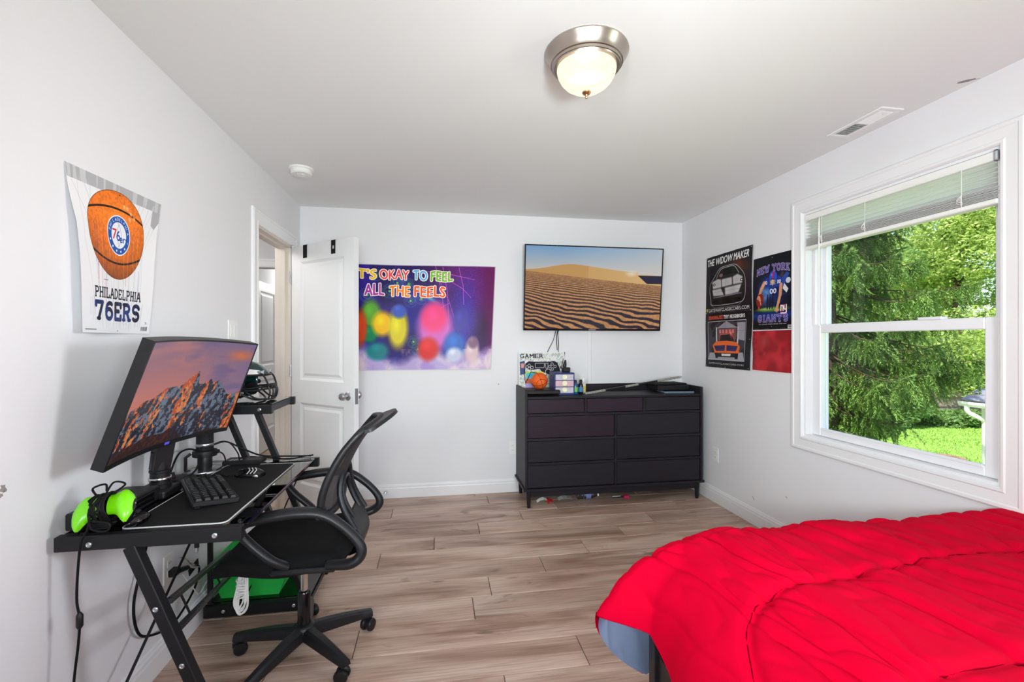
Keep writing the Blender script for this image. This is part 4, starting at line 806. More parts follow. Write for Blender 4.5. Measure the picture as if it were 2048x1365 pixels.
# ------------------------------------------------------------------ television
tv = thing('television', (1.38, YB, 1.80), 'large black flat television on the back wall showing sand dunes', 'television')
TM = Matrix.Translation((1.378, 3.965, 1.424)) @ Matrix.Rotation(math.radians(5.6), 4, 'X')
def tvb(lo, hi, bev=.002): return MB().box(lo, hi, bev, M=TM)
mb = MB(); Wt, Ht = .638, .745
for lo, hi in (((-Wt, -.022, 0), (Wt, .004, .018)), ((-Wt, -.022, Ht-.010), (Wt, .004, Ht)), ((-Wt, -.022, .018), (-Wt+.010, .004, Ht-.010)), ((Wt-.010, -.022, .018), (Wt, .004, Ht-.010))): mb.box(lo, hi, .002, M=TM)
mb.build('bezel', 'gloss_black', tv); tvb((-Wt+.004, -.012, .004), (Wt-.004, .022, Ht-.004), .004).build('rear_case', 'black_plastic', tv)
M_dune = print_mat('screen_dunes', art_dunes(), .12, emit=.72, bump=0)
MB().grid([[TM @ Vector((x, -.0165, z)) for x in (-Wt+.010, Wt-.010)] for z in (Ht-.010, .018)], (TM.to_3x3() @ Vector((0, .003, 0)))).build('screen', M_dune, tv, fix=False)
tvb((-.045, -.0235, .004), (.02, -.0215, .013), .001).build('badge', 'steel', tv); MB().box((1.2, 3.988, 1.58), (1.56, YB-.0005, 1.95), .004).build('wall_bracket', 'black_metal', tv)
pc = thing('power_cables', (1.06, 3.99, 1.43), 'thin black cables hanging from the television to the dresser', 'cable')
for P in (((1.075, 3.975, 1.45), (1.062, 3.985, 1.40), (1.07, 3.99, 1.30), (1.064, 3.985, 1.20), (1.075, 3.96, 1.12), (1.065, 3.90, 1.09)), ((1.045, 3.975, 1.45), (1.02, 3.985, 1.34), (.965, 3.99, 1.22), (.99, 3.985, 1.165), (1.045, 3.98, 1.15), (1.10, 3.975, 1.185), (1.12, 3.97, 1.23), (1.09, 3.94, 1.13), (1.07, 3.9, 1.09)), ((1.06, 3.975, 1.45), (1.05, 3.985, 1.36), (1.056, 3.99, 1.25))):
    MB().tube(spl(P, 6), .0028, 6).build('cable', 'cable', pc, smooth=True)

# ------------------------------------------------------------------ dresser
DX0, DX1, DYF, DYB = .682, 2.203, 3.57, 3.985
dr = thing('dresser', ((DX0+DX1)/2, DYF, 0), 'wide black nine drawer dresser on short tapered legs', 'dresser')
MB().box((DX0, DYF-.012, .157), (DX0+.019, DYB, .945), .002).build('side_panel', 'dresser_wood', dr); MB().box((DX1-.019, DYF-.012, .157), (DX1, DYB, .945), .002).build('side_panel', 'dresser_wood', dr)
MB().box((DX0+.019, DYF-.006, .868), (DX1-.019, DYB, .885), .001).build('top', 'dresser_wood', dr); MB().box((DX0+.019, DYB-.016, .885), (DX1-.019, DYB, .945), .002).build('back_rail', 'dresser_wood', dr)
MB().box((DX0-.012, DYF-.020, .140), (DX1+.012, DYB, .158), .002).build('bottom', 'dresser_wood', dr); MB().box((DX0+.02, DYB-.02, .158), (DX1-.02, DYB-.01, .868)).build('back_panel', 'dresser_wood', dr)
MB().box((DX0+.05, DYF+.01, .088), (DX1-.05, DYF+.028, .140)).build('apron', 'dresser_wood', dr)
for z in (.742, .545, .352): MB().box((DX0+.019, DYF-.006, z-.010), (DX1-.019, DYF+.3, z+.009), .001).build('rail', 'dresser_wood', dr)
for x, z0, z1 in ((1.181, .752, .868), (1.683, .752, .868), (1.435, .158, .732)): MB().box((x-.010, DYF-.0045, z0), (x+.010, DYF+.25, z1), .001).build('divider', 'dresser_wood', dr)
fronts = [(DX0+.022, 1.168, .754, .864, 1), (1.194, 1.671, .754, .864, 1), (1.696, DX1-.022, .754, .864, 0)]
for z0, z1, p in ((.557, .729, 1), (.364, .532, 0), (.162, .339, 0)): fronts += [(DX0+.022, 1.422, z0, z1, p), (1.448, DX1-.022, z0, z1, 0)]
for x0, x1, z0, z1, p in fronts:
    d = MB().box((x0, DYF-.001, z0), (x1, DYF+.018, z1), .002).build('drawer', 'dresser_plum' if p else 'dresser_wood', dr)
    MB().box((x0+.01, DYF+.018, z0+.01), (x1-.01, DYF+.36, z1-.02)).build('drawer_box', 'dresser_wood', d)
    xs = ((x0+x1)/2-.12, (x0+x1)/2+.12) if x1-x0 < .6 else (x0+.16, x1-.16)
    for x in (xs if x1-x0 > .6 else ((x0+x1)/2,)): MB().box((x-.045, DYF-.004, z1-.006), (x+.045, DYF+.004, z1+.002), .001).build('finger_pull', 'black_metal', d)
for x, y in ((DX0+.035, DYF+.022), (DX1-.035, DYF+.022), (DX0+.035, DYB-.03), (DX1-.035, DYB-.03)):
    MB().lathe([(.013, 0), (.021, .140), (0, .141)], (x, y, 0), n=16).build('leg', 'dresser_wood', dr, smooth=True)

# ------------------------------------------------------------------ things on the dresser
DT = .8855
gb = thing('game_console', (.845, 3.70, DT), 'flat black game console under the orange ball', 'game console')
MB().box((.706, 3.615, DT+.0135), (.985, 3.86, DT+.046), .006).build('upper_shell', 'black_plastic', gb); MB().box((.712, 3.622, DT+.002), (.975, 3.85, DT+.0135), .004).build('lower_shell', 'gloss_black', gb)
for x in (.73, .95):
    for y in (3.64, 3.83): MB().lathe([(.01, 0), (.01, .003), (0, .0031)], (x, y, DT), n=10).build('foot', 'black_plastic', gb)
MB().box((.93, 3.613, DT+.003), (.972, 3.6225, DT+.013), .001).build('dock_block', 'gloss_black', gb)
cv_t = thing('canvas_print', (.905, 3.95, DT), 'square canvas print of a game controller leaning on the wall', 'picture')
CM = Matrix.Translation((.905, 3.925, DT+.002)) @ Matrix.Rotation(math.radians(-5.5), 4, 'X')
M_gam = print_mat('print_gamer', art_gamer(), .55)
MB().box((-.207, 0, 0), (.207, .018, .345), .002, M=CM).build('stretcher', 'plastic_white', cv_t)
MB().grid([[CM @ Vector((x, -.0006, z)) for x in (-.206, .206)] for z in (.344, .001)], CM.to_3x3() @ Vector((0, .0004, 0))).build('printed_face', M_gam, cv_t, fix=False)
bz = DT+.046; bc = Vector((.830, 3.705, bz+.069))
bk = thing('basketball', (bc.x, bc.y, bz), 'small orange basketball on the black console', 'ball'); MB().ball(bc, .069, 40, 24).build('ball', 'ball_orange', bk, smooth=True)
MR = Matrix.Rotation(math.radians(-18), 3, 'Y') @ Matrix.Rotation(math.radians(24), 3, 'X')
def seam(f): return [bc+(MR @ Vector(f(a)).normalized())*.0692 for a in [2*math.pi*i/48 for i in range(48)]]
sm = MB()
for f in (lambda a: (math.cos(a), math.sin(a), 0), lambda a: (0, math.cos(a), math.sin(a)), lambda a: (.62*math.cos(a), .78, .62*math.sin(a)), lambda a: (.62*math.cos(a), -.78, .62*math.sin(a))): sm.tube(seam(f), .0016, 6, closed=True)
sm.build('seam', 'ball_seam', bk)
du = thing('drawer_unit', (1.035, 3.70, DT), 'small navy plastic three drawer organiser on the dresser', 'organiser')
ux0, ux1, uy0, uy1, uz = .948, 1.117, 3.665, 3.845, DT+.0005
mb = MB().box((ux0, uy0, uz), (ux0+.006, uy1, uz+.176), .001).box((ux1-.006, uy0, uz), (ux1, uy1, uz+.176), .001).box((ux0, uy0-.002, uz+.172), (ux1, uy1, uz+.182), .002).box((ux0, uy0, uz), (ux1, uy1, uz+.014), .002).box((ux0, uy1-.006, uz), (ux1, uy1, uz+.176))
for k in (1, 2): mb.box((ux0+.006, uy0+.006, uz+.012+.053*k-.0025), (ux1-.006, uy1, uz+.012+.053*k+.0005))
mb.build('case', 'navy_plastic', du); mat('frosted_drawer', rgb(196, 194, 208), .3, var=.25, scale=26)
for k, (c, g) in enumerate(((c8(190, 176, 190), 0), (c8(222, 120, 120), 1), (c8(180, 190, 210), 2))):
    z0 = uz+.015+.053*(2-k); d = MB().box((ux0+.008, uy0-.004, z0), (ux1-.008, uy0+.001, z0+.048), .002).box((ux0+.010, uy0+.001, z0), (ux1-.010, uy1-.01, z0+.002)).box((ux0+.009, uy0+.001, z0), (ux0+.011, uy1-.01, z0+.042)).box((ux1-.011, uy0+.001, z0), (ux1-.009, uy1-.01, z0+.042)).build('drawer', 'frosted_drawer' if k != 1 else mat('frosted_pink', rgb(214, 176, 188), .3, var=.3, scale=26), du)
    kn = MB().lathe([(.020, 0), (.022, .006), (.015, .010), (.009, .008), (0, .0085)], ((ux0+ux1)/2, uy0-.004, z0+.026), (0, -1, 0), 20).build('knob', 'cream_knob', d, smooth=True)
    q = MB()
    for i in range(7): a = rg.uniform(ux0+.02, ux1-.04); q.box((a, uy0+.01+.02*(i % 3), z0+.003), (a+rg.uniform(.01, .03), uy0+.03+.02*(i % 3), z0+rg.uniform(.015, .036)), .003)
    q.build('contents', mat('drawer_contents_%d' % k, lin(c), .6, var=.4, scale=80), d)
ad = thing('power_adapter', (1.075, 3.74, uz+.183), 'black power adapter standing on the navy organiser', 'adapter')
MB().box((1.035, 3.72, uz+.1825), (1.10, 3.775, uz+.222), .006).build('body', 'black_plastic', ad); MB().lathe([(.014, 0), (.016, .02), (.010, .05), (.006, .062), (0, .063)], (1.055, 3.75, uz+.222), (.15, 0, 1), 12).build('plug', 'black_plastic', ad, smooth=True)
def bottle(x, y, r, h, c, lab, capc, capm=None):
    t = thing('bottle', (x, y, DT), lab, 'bottle'); z = DT+.0005
    MB().lathe([(0, 0), (r*.9, 0), (r, .005), (r, h*.58), (r*.92, h*.66), (r*.5, h*.76), (r*.42, h*.8), (0, h*.8)], (x, y, z), n=24).build('body', mat('bottle_'+capc+'_%d' % int(x*1000), c, .22, var=.12, scale=30, coat=.3), t, smooth=True)
    MB().lathe([(r*.5, h*.79), (r*.5, h*.97), (r*.4, h), (0, h)], (x, y, z), n=20).build('cap', capm or 'black_plastic', t, smooth=True)
    MB().lathe([(r*1.015, h*.16), (r*1.02, h*.17), (r*1.02, h*.48), (r*1.015, h*.49)], (x, y, z), n=24).build('label', mat('bottle_label_%d' % int(x*1000), {'blue': rgb(110, 190, 90), 'black': rgb(60, 120, 170), 'yellow': rgb(222, 196, 70)}[capc], .4, var=.4, scale=60), t, smooth=True)
bottle(1.142, 3.72, .022, .118, rgb(30, 96, 142), 'small blue bottle with a green label beside the organiser', 'blue')
bottle(1.182, 3.70, .021, .122, rgb(18, 20, 24), 'small black bottle between the blue and yellow ones', 'black')
bottle(1.222, 3.755, .022, .128, rgb(214, 206, 190), 'small pale bottle with yellow label by the stick end', 'yellow', 'plastic_white')
hs = thing('hockey_stick', (1.66, 3.72, DT), 'long black and silver stick shaft lying across the dresser top', 'stick')
A, B = Vector((1.205, 3.66, DT+.008)), Vector((2.135, 3.80, DT+.125))
mb = MB(); d = (B-A); MB().beam(A, B, .022, .014, bev=.003).build('shaft', 'black_plastic', hs)
for a, b, r in ((0, .20, .024), (.40, .54, .0235), (.74, .985, .0255)): MB().beam(A+d*a, A+d*b, r, .0165, bev=.003).build('camo_wrap', mat('camo_wrap_%d' % int(a*100), rgb(150, 148, 140), .5, var=.95, scale=110), hs)
MB().beam(A+d*.975, A+d*1.012, .026, .018, bev=.005).build('butt_end', 'hem_grey', hs)
lp = thing('tablet', (2.03, 3.73, DT), 'slim pale blue tablet at the bottom of the black stack', 'tablet')
MB().box((1.905, 3.62, DT+.0005), (2.165, 3.80, DT+.016), .004, M=rot('Z', -6, (2.03, 3.71, 0))).build('case', mat('steel_blue', rgb(112, 130, 150), .3, var=.05), lp); MB().box((1.912, 3.627, DT+.0161), (2.158, 3.793, DT+.0172), M=rot('Z', -6, (2.03, 3.71, 0))).build('glass', 'gloss_black', lp)
st = thing('streaming_box', (2.0, 3.80, DT+.0176), 'flat black device stacked on the pale blue tablet', 'device')
MB().box((1.87, 3.70, DT+.0178), (2.165, 3.90, DT+.058), .006).build('body', 'black_plastic', st); MB().box((1.90, 3.697, DT+.022), (1.98, 3.701, DT+.03)).build('port_strip', 'gloss_black', st)
sp = thing('black_case', (2.0, 3.82, DT+.0585), 'thin black case topmost of the stack near the corner', 'case')
MB().box((1.845, 3.73, DT+.0585), (2.16, 3.92, DT+.074), .005, M=rot('Z', 4, (2, 3.82, 0))).build('body', 'mat_cloth', sp); MB().box((1.845, 3.7285, DT+.065), (2.16, 3.7300, DT+.067), M=rot('Z', 4, (2, 3.82, 0))).build('zip', 'black_metal', sp)

# clutter on the floor below the dresser
pp = tag(MB().grid([[(.80+.10*u, 3.66+.03*v+.02*u, .012+.02*math.sin(3*u)+.01*v) for u in (0, .3, .6, 1)] for v in (0, .5, 1)], (0, 0, -.001)).build('paper_scrap', 'plastic_white', loc=(.85, 3.67, 0)), 'curled white paper scrap under the dresser by the red wrapper', 'paper')
tag(MB().grid([[(.885+.05*u, 3.63+.06*v, .008+.03*math.sin(2*u+1.5*v)) for u in (0, .25, .5, .75, 1)] for v in (0, .5, 1)], (0, 0, -.0015)).build('wrapper', mat('wrapper_red', rgb(206, 24, 30), .35, var=.2), loc=(.91, 3.66, 0)), 'crumpled red wrapper under the dresser', 'wrapper')
tag(MB().grid([[(.99+.13*u, 3.69+.03*u+.05*v, .010+.012*math.sin(4*u)+.008*v) for u in (0, .3, .6, 1)] for v in (0, 1)], (0, 0, -.001)).build('paper_scrap', 'hem_grey', loc=(1.05, 3.7, 0)), 'flat grey paper scrap under the middle of the dresser', 'paper')
wb = thing('water_bottle', (1.26, 3.72, .032), 'clear plastic water bottle lying under the dresser', 'bottle')
MB().lathe([(0, 0), (.029, 0), (.031, .008), (.031, .05), (.029, .055), (.031, .06), (.031, .12), (.02, .15), (.013, .16), (.013, .17)], (1.16, 3.72, .032), (1, 0, 0), 20).build('body', 'clear_plastic', wb, smooth=True); MB().lathe([(.015, 0), (.015, .014), (0, .0145)], (1.33, 3.72, .032), (1, 0, 0), 16).build('cap', 'plastic_white', wb, smooth=True)
MB().lathe([(.0316, .068), (.032, .07), (.032, .108), (.0316, .11)], (1.16, 3.72, .032), (1, 0, 0), 20).build('label', mat('label_blue', rgb(120, 140, 190), .4, var=.4, scale=60), wb, smooth=True)
br = thing('hair_brush', (1.53, 3.70, 0), 'black brush with a pink end under the dresser', 'brush')
MB().tube([(1.46, 3.70, .012), (1.55, 3.685, .012)], [.008, .006], 10).build('handle', 'black_plastic', br, smooth=True); MB().box((1.55, 3.665, .001), (1.60, 3.70, .026), .006).build('pink_end', mat('pink_plastic', rgb(206, 40, 96), .4, var=.1), br); MB().box((1.455, 3.686, .014), (1.53, 3.694, .022), .002).build('pale_strip', 'hem_grey', br)
# ------------------------------------------------------------------ glass desk with raised and lower shelf
dk = thing('computer_desk', (-.85, 1.95, 0), 'black metal and glass computer desk with slanted legs along the left wall', 'desk')
def bm_(name, p0, p1, w, h, m='black_metal', up=(0, 0, 1), par=dk, bev=.0025): return MB().beam(p0, p1, w, h, up, bev).build(name, m, par)
def rail(y, x0, x1, z, h=.043): bm_('rail', (x0, y, z-h/2), (x1, y, z-h/2), .028, h)
rail(1.53, -1.092, -.592, .762); rail(2.385, -1.092, -.575, .757)
rail(2.36, -1.095, -.781, 1.024, .042); rail(2.69, -1.095, -.775, 1.024, .042); rail(2.355, -1.078, -.60, .088, .054); rail(2.69, -1.078, -.60, .088, .054)
for x in (-1.06, -.625): bm_('side_rail', (x, 1.53, .728), (x, 2.385, .728), .02, .02)
bm_('side_rail', (-.795, 2.36, 1.004), (-.795, 2.69, 1.004), .014, .032); bm_('side_rail', (-1.075, 2.36, 1.006), (-1.075, 2.69, 1.006), .02, .02)
for x in (-1.05, -.62): bm_('side_rail', (x, 2.355, .060), (x, 2.69, .060), .02, .02)
bm_('desk_glass', (-.838, 1.55, .757), (-.838, 2.37, .757), .500, .006, 'desk_glass', bev=.0015)
bm_('shelf_glass', (-.94, 2.375, 1.026), (-.94, 2.68, 1.026), .30, .005, 'desk_glass', bev=.001); bm_('shelf_glass', (-.838, 2.37, .090), (-.838, 2.68, .090), .45, .005, 'desk_glass', bev=.001)
for y in (1.56, 2.34):
    for x in (-1.06, -.62): MB().lathe([(.012, 0), (.012, .014), (0, .015)], (x, y, .739), n=14).build('glass_pad', 'clear_plastic', dk)
nl = bm_('leg', (-.897, 1.53, .722), (-.610, 1.53, 0.0), .034, .036, up=(0, 1, 0)); bm_('foot_bar', (-.95, 1.53, .016), (-.58, 1.53, .016), .03, .03)
bm_('leg', (-.990, 2.372, 1.0), (-.606, 2.372, .0), .026, .028, up=(0, 1, 0)); bm_('leg', (-.858, 2.372, 1.0), (-.612, 2.372, .36), .026, .028, up=(0, 1, 0)); bm_('leg_brace', (-.625, 2.372, .37), (-.70, 2.372, .25), .02, .02, up=(0, 1, 0))
bm_('brace', (-.804, 1.545, .540), (-.977, 2.36, .333), .018, .018); bm_('brace', (-.778, 1.545, .455), (-.947, 2.36, .245), .018, .018)
for f in (.12, .62): bm_('brace_tie', Vector((-.804, 1.545, .540)).lerp(Vector((-.977, 2.36, .333)), f), Vector((-.778, 1.545, .455)).lerp(Vector((-.947, 2.36, .245)), f+.03), .007, .007)
bm_('upright', (-1.06, 2.372, .735), (-1.06, 2.372, .09), .02, .02, up=(0, 1, 0))
bm_('brace_rod', (-1.03, 2.16, .50), (-1.03, 1.56, .06), .009, .009); bm_('brace_rod', (-.66, 2.39, .70), (-.90, 2.39, .12), .006, .006)
def bolt(x, y, z): MB().lathe([(.008, 0), (.008, .003), (.005, .0045), (.004, .003), (0, .003)], (x, y, z), (0, -1, 0), 14).build('bolt', 'steel', dk, smooth=True)
for x, y, z in ((-1.0, 1.516, .737), (-.665, 1.516, .741), (-.823, 1.511, .535), (-.752, 1.511, .36), (-.835, 2.346, 1.003), (-.99, 2.341, .062), (-.68, 2.341, .062)): bolt(x, y, z)
mt = thing('desk_mat', (-.80, 1.91, .761), 'black cloth desk mat with pale edge on the glass desk', 'desk mat')
mx0, mx1, my0, my1 = -.945, -.652, 1.556, 2.268
def rrect(x0, x1, y0, y1, r, n=6): return [(cx+r*math.cos(math.radians(a+90*k/n)), cy+r*math.sin(math.radians(a+90*k/n))) for cx, cy, a in ((x1-r, y1-r, 0), (x0+r, y1-r, 90), (x0+r, y0+r, 180), (x1-r, y0+r, 270)) for k in range(n+1)]
MB().prism(rrect(mx0, mx1, my0, my1, .02), .0035, Matrix.Translation((0, 0, .7605))).build('pad', 'mat_cloth', mt)
MB().tube([(x, y, .7628) for x, y in rrect(mx0, mx1, my0, my1, .02)], .0024, 6, closed=True).build('hem', 'hem_grey', mt, smooth=True)

kb = thing('keyboard', (-.837, 1.856, .764), 'black compact mechanical keyboard set aslant on the desk mat', 'keyboard')
kx = Vector((-.527, .850, 0)); KM = Matrix((kx, Vector((-.850, -.527, 0)), Vector((0, 0, 1)))).transposed().to_4x4(); KM.translation = (-.837, 1.856, .7645); KM = KM @ Matrix.Rotation(math.radians(5), 4, 'X')
MB().box((-.176, -.07, .005), (.176, .07, .022), .004, M=KM).build('case', 'black_plastic', kb)
MB().box((-.170, -.064, .0215), (.170, .064, .0235), .0008, M=KM).build('plate', 'gloss_black', kb)
km = {}
def key(x, y, w):
    if w not in km:
        b = [(-w/2, -.0088), (w/2, -.0088), (w/2, .0088), (-w/2, .0088)]; q = [(a*.80 if abs(a) < .012 else a-math.copysign(.0022, a), c*.76+.0006) for a, c in b]
        vs = [(*p, 0) for p in b]+[(*p, .0085) for p in q]; me = bpy.data.meshes.new('key'); me.from_pydata(vs, [], [(4, 5, 6, 7)]+[(i, (i+1) % 4, (i+1) % 4+4, i+4) for i in range(4)]); me.materials.append(MATS['black_plastic']); km[w] = me
    o = bpy.data.objects.new('key', km[w]); COL.objects.link(o); o.parent = kb; M = KM @ Matrix.Translation((x, y, .0225)); M.translation = M.translation-Vector((-.837, 1.856, .764)); o.matrix_local = M
U = .0226
for r, ws in enumerate(([1.25, 1.25, 1.25, 6.25, 1.25, 1.25, 1.25, 1.25], [2.25]+[1]*10+[2.75], [1.75]+[1]*11+[2.25], [1.5]+[1]*12+[1.5], [1]*13+[2])):
    x = -7.5*U
    for w in ws: key(x+w*U/2, -.0505+r*.0252, round(w*U-.0026, 4)); x += w*U
MB().box((-.168, -.0700, .009), (.168, -.0695, .014), M=KM).build('front_pale_strip', 'hem_grey', kb)  # pale grey strip along the case edge
for x in (-.15, .15): MB().box((x-.02, .045, 0.0), (x+.02, .062, .007), .002, M=KM).build('foot', 'black_plastic', kb)

MX, MY = .018, -.075
ms = thing('mouse', (-.775, 2.075, .764), 'black gaming mouse with pale chevron marks on the desk mat', 'mouse')
rows = []
for i in range(13):
    u = i/12; wv = .031*(.75+.25*math.cos((u-.35)*4))*math.sqrt(max(.02, 1-(2*u-1)**6)); hv = .036*math.sin(math.pi*(.12+.80*u))**.8
    rows.append([(-.735+MX-.118*u, 2.15+MY+wv*math.cos(math.pi*j/10), .7645+hv*math.sin(math.pi*j/10)) for j in range(11)])
MB().grid(rows).add([r[0] for r in rows]+[r[-1] for r in rows], [tuple(range(13))+tuple(range(25, 12, -1))]).build('shell', 'gloss_black', ms, smooth=True)
for k in range(3): MB().tube([(-.795+MX+.013*k, 2.122+MY, .781), (-.785+MX+.013*k, 2.128+MY, .794), (-.792+MX+.013*k, 2.136+MY, .801)], .0021, 5).build('chevron', 'hem_grey', ms)
MB().lathe([(.009, -.003), (.009, .003)], (-.832+MX, 2.15+MY, .787), (0, 1, 0), 14).build('scroll_wheel', 'black_plastic', ms, smooth=True)

# ------------------------------------------------------------------ monitor
Fw = Vector((math.sin(math.atan2(149, 919)), math.cos(math.atan2(149, 919)), 0)); Rw = Vector((Fw.y, -Fw.x, 0))
BL, TL, TR, BR = Vector((-.95, 1.490, .951)), Vector((-.823, 1.504, 1.330)), Vector((-.790, 2.204, 1.317)), Vector((-.914, 2.188, .938))
mo = thing('monitor', (-.985, 1.88, .7605), 'large curved monitor on the glass desk showing a mountain at sunset', 'monitor')
mn = ((TR-TL).cross(TL-BL)).normalized(); mn = mn if mn.x > 0 else -mn
def mp_(u, v, d=0):
    p = BL.lerp(BR, u).lerp(TL.lerp(TR, u), v); return p+mn*(d-.034*(1-(2*u-1)**2))
def mslab(name, u0, u1, v0, v1, d0, d1, m, n=20):
    f = [[mp_(lerp(u0, u1, i/n), v, d1) for i in range(n+1)] for v in (v1, v0)]; b = [[mp_(lerp(u0, u1, i/n), v, d0) for i in range(n+1)] for v in (v1, v0)]
    k = n+1; vs = f[0]+f[1]+b[0]+b[1]; fs = []
    for i in range(n): fs += [(k+i, k+i+1, i+1, i), (2*k+i, 2*k+i+1, 3*k+i+1, 3*k+i), (i, i+1, 2*k+i+1, 2*k+i), (3*k+i, 3*k+i+1, k+i+1, k+i)]
    fs += [(0, 2*k, 3*k, k), (n, k+n, 3*k+n, 2*k+n)]
    return MB().add(vs, fs).build(name, m, mo)
mslab('rear_case', 0, 1, 0, 1, -.034, -.002, 'black_plastic'); mslab('bezel', 0, .012, 0, 1, -.002, .002, 'black_plastic', 2); mslab('bezel', .992, 1, 0, 1, -.002, .002, 'black_plastic', 2); mslab('bezel', .012, .992, .985, 1, -.002, .002, 'black_plastic'); mslab('lower_bezel', .012, .992, 0, .040, -.002, .003, 'black_plastic')
M_peak = print_mat('screen_peak', art_peak(), .25, emit=.62, bump=0)
MB().grid([[mp_(lerp(.012, .992, i/24), lerp(.985, .04, j/8), 0) for i in range(25)] for j in range(9)], tuple(mn*-.002)).build('screen', M_peak, mo, fix=False)
mslab('badge', .462, .498, .010, .034, .003, .0036, mat('glowing_badge_violet', rgb(90, 84, 210), .4, emit=rgb(90, 84, 210), estr=.3), 2)  # sticker badge with added glow in its violet
mc = mp_(.5, .42, -.034)
MB().box((-1.085, 1.825, .7605), (-.965, 1.945, .790), .008, 2).build('stand_base', 'black_plastic', mo); MB().lathe([(.036, 0), (.036, .012), (.032, .014), (.031, .055), (.034, .057), (.034, .064), (.029, .066), (.028, .13), (.0, .132)], (-1.015, 1.89, .79), n=28).build('stand_column', 'black_metal', mo, smooth=True)
MB().lathe([(.0345, .04), (.0355, .042), (.0355, .05), (.0345, .052)], (-1.015, 1.89, .775), n=28).build('collar', 'chrome', mo, smooth=True)
MB().tube([(-1.018, 1.89, .85), (-1.01, 1.89, .90), (-1.0, 1.89, .97), mc-mn*.045], [.036, .038, .040, .030], 4).build('stand_arm', 'black_plastic', mo)
MB().box((-.055, -.055, -.012), (.055, .055, .010), .004, M=Matrix.Translation(mc) @ mn.to_track_quat('Z', 'Y').to_matrix().to_4x4()).build('mount_plate', 'black_metal', mo)

mi = thing('microphone', (-1.0, 2.19, .7605), 'black cylindrical desk microphone on a round silver base behind the monitor', 'microphone')
mcx, mcy = -1.0, 2.19
MB().lathe([(0, 0), (.062, 0), (.064, .004), (.062, .010), (.03, .014), (0, .014)], (mcx, mcy, .7607), n=36).build('round_base', 'steel', mi, smooth=True)
MB().lathe([(.026, 0), (.028, .01), (.028, .055), (.026, .06)], (mcx, mcy, .775), n=24).build('stem', 'black_plastic', mi, smooth=True)
MB().lathe([(.030, .056), (.046, .058), (.047, .07), (.046, .082), (.032, .084)], (mcx, mcy, .772), n=28).build('shock_ring', 'black_plastic', mi, smooth=True)
MB().lathe([(.031, 0), (.033, .003), (.033, .19), (.030, .205), (.018, .214), (0, .216)], (mcx, mcy, .856), n=28).build('mesh_body', mat('mic_mesh', rgb(34, 34, 38), .4, .4, var=.5, scale=400, bump=.8, bscale=300), mi, smooth=True)
MB().lathe([(.0335, .018), (.0345, .02), (.0345, .028), (.0335, .03)], (mcx, mcy, .856), n=28).build('metal_band', 'steel', mi, smooth=True)
MB().lathe([(.008, 0), (.009, .016), (0, .017)], (mcx+.044, mcy-.008, .850), (1, -.2, 0), 14).build('side_knob', 'black_plastic', mi, smooth=True)
MB().tube([(mcx-.046, mcy-.02, .845), (mcx-.062, mcy-.03, .83), (mcx-.062, mcy-.03, .775), (mcx-.05, mcy-.02, .768)], .007, 8).build('yoke', 'black_metal', mi, smooth=True)

dv = thing('usb_hub', (-.885, 2.30, .761), 'small flat black box with a pale mark at the desk end by the slanted posts', 'hub')
MB().box((-.965, 2.262, .7612), (-.80, 2.345, .784), .006).build('body', 'black_plastic', dv)
q = MB()
for k in range(3): q.beam((-.935+.018*k, 2.275, .7845), (-.927+.018*k, 2.295, .7845), .005, .001)
q.build('mark', 'hem_grey', dv)
ca = thing('desk_cables', (-.95, 2.1, .765), 'tangle of thin black cables around the microphone on the desk', 'cable')
for P, r in ((((-1.03, 1.98, .775), (-1.07, 2.06, .79), (-1.08, 2.14, .85), (-1.05, 2.17, .865), (-1.0, 2.15, .845), (-.99, 2.08, .79), (-1.03, 2.02, .772), (-1.06, 1.95, .768)), .004), (((-1.0, 2.23, .86), (-.95, 2.26, .875), (-.88, 2.29, .83), (-.82, 2.33, .79), (-.72, 2.36, .775), (-.61, 2.375, .769)), .0038),
             (((-.96, 2.2, .85), (-.93, 2.20, .83), (-.925, 2.2, .79), (-.95, 2.16, .768), (-1.0, 2.10, .766), (-1.03, 2.03, .768)), .003), (((-1.0, 2.2, .862), (-.93, 2.23, .88), (-.89, 2.24, .83), (-.885, 2.25, .79)), .003), (((-.87, 2.33, .786), (-.78, 2.35, .772), (-.70, 2.33, .768), (-.63, 2.36, .772), (-.60, 2.375, .772)), .0034),
             (((-.95, 2.05, .766), (-.90, 2.10, .766), (-.86, 2.075, .767), (-.838, 2.075, .772)), .0026), (((-.93, 2.0, .775), (-.96, 2.03, .768), (-1.0, 2.06, .766), (-1.05, 2.02, .767)), .003)):
    MB().tube(spl(P, 7), r, 7).build('cable', 'cable', ca, smooth=True)
pd = thing('headset_cradle', (-1.03, 2.05, .761), 'low black oval charging pad between the monitor stand and microphone', 'pad')
MB().lathe([(0, 0), (.05, 0), (.053, .006), (.045, .016), (.02, .02), (0, .02)], (-1.03, 2.065, .7608), n=28).build('pad', 'black_plastic', pd, smooth=True); MB().tube([(-1.05, 2.05, .78), (-1.055, 2.05, .80)], .006, 8).build('plug', 'black_plastic', pd)

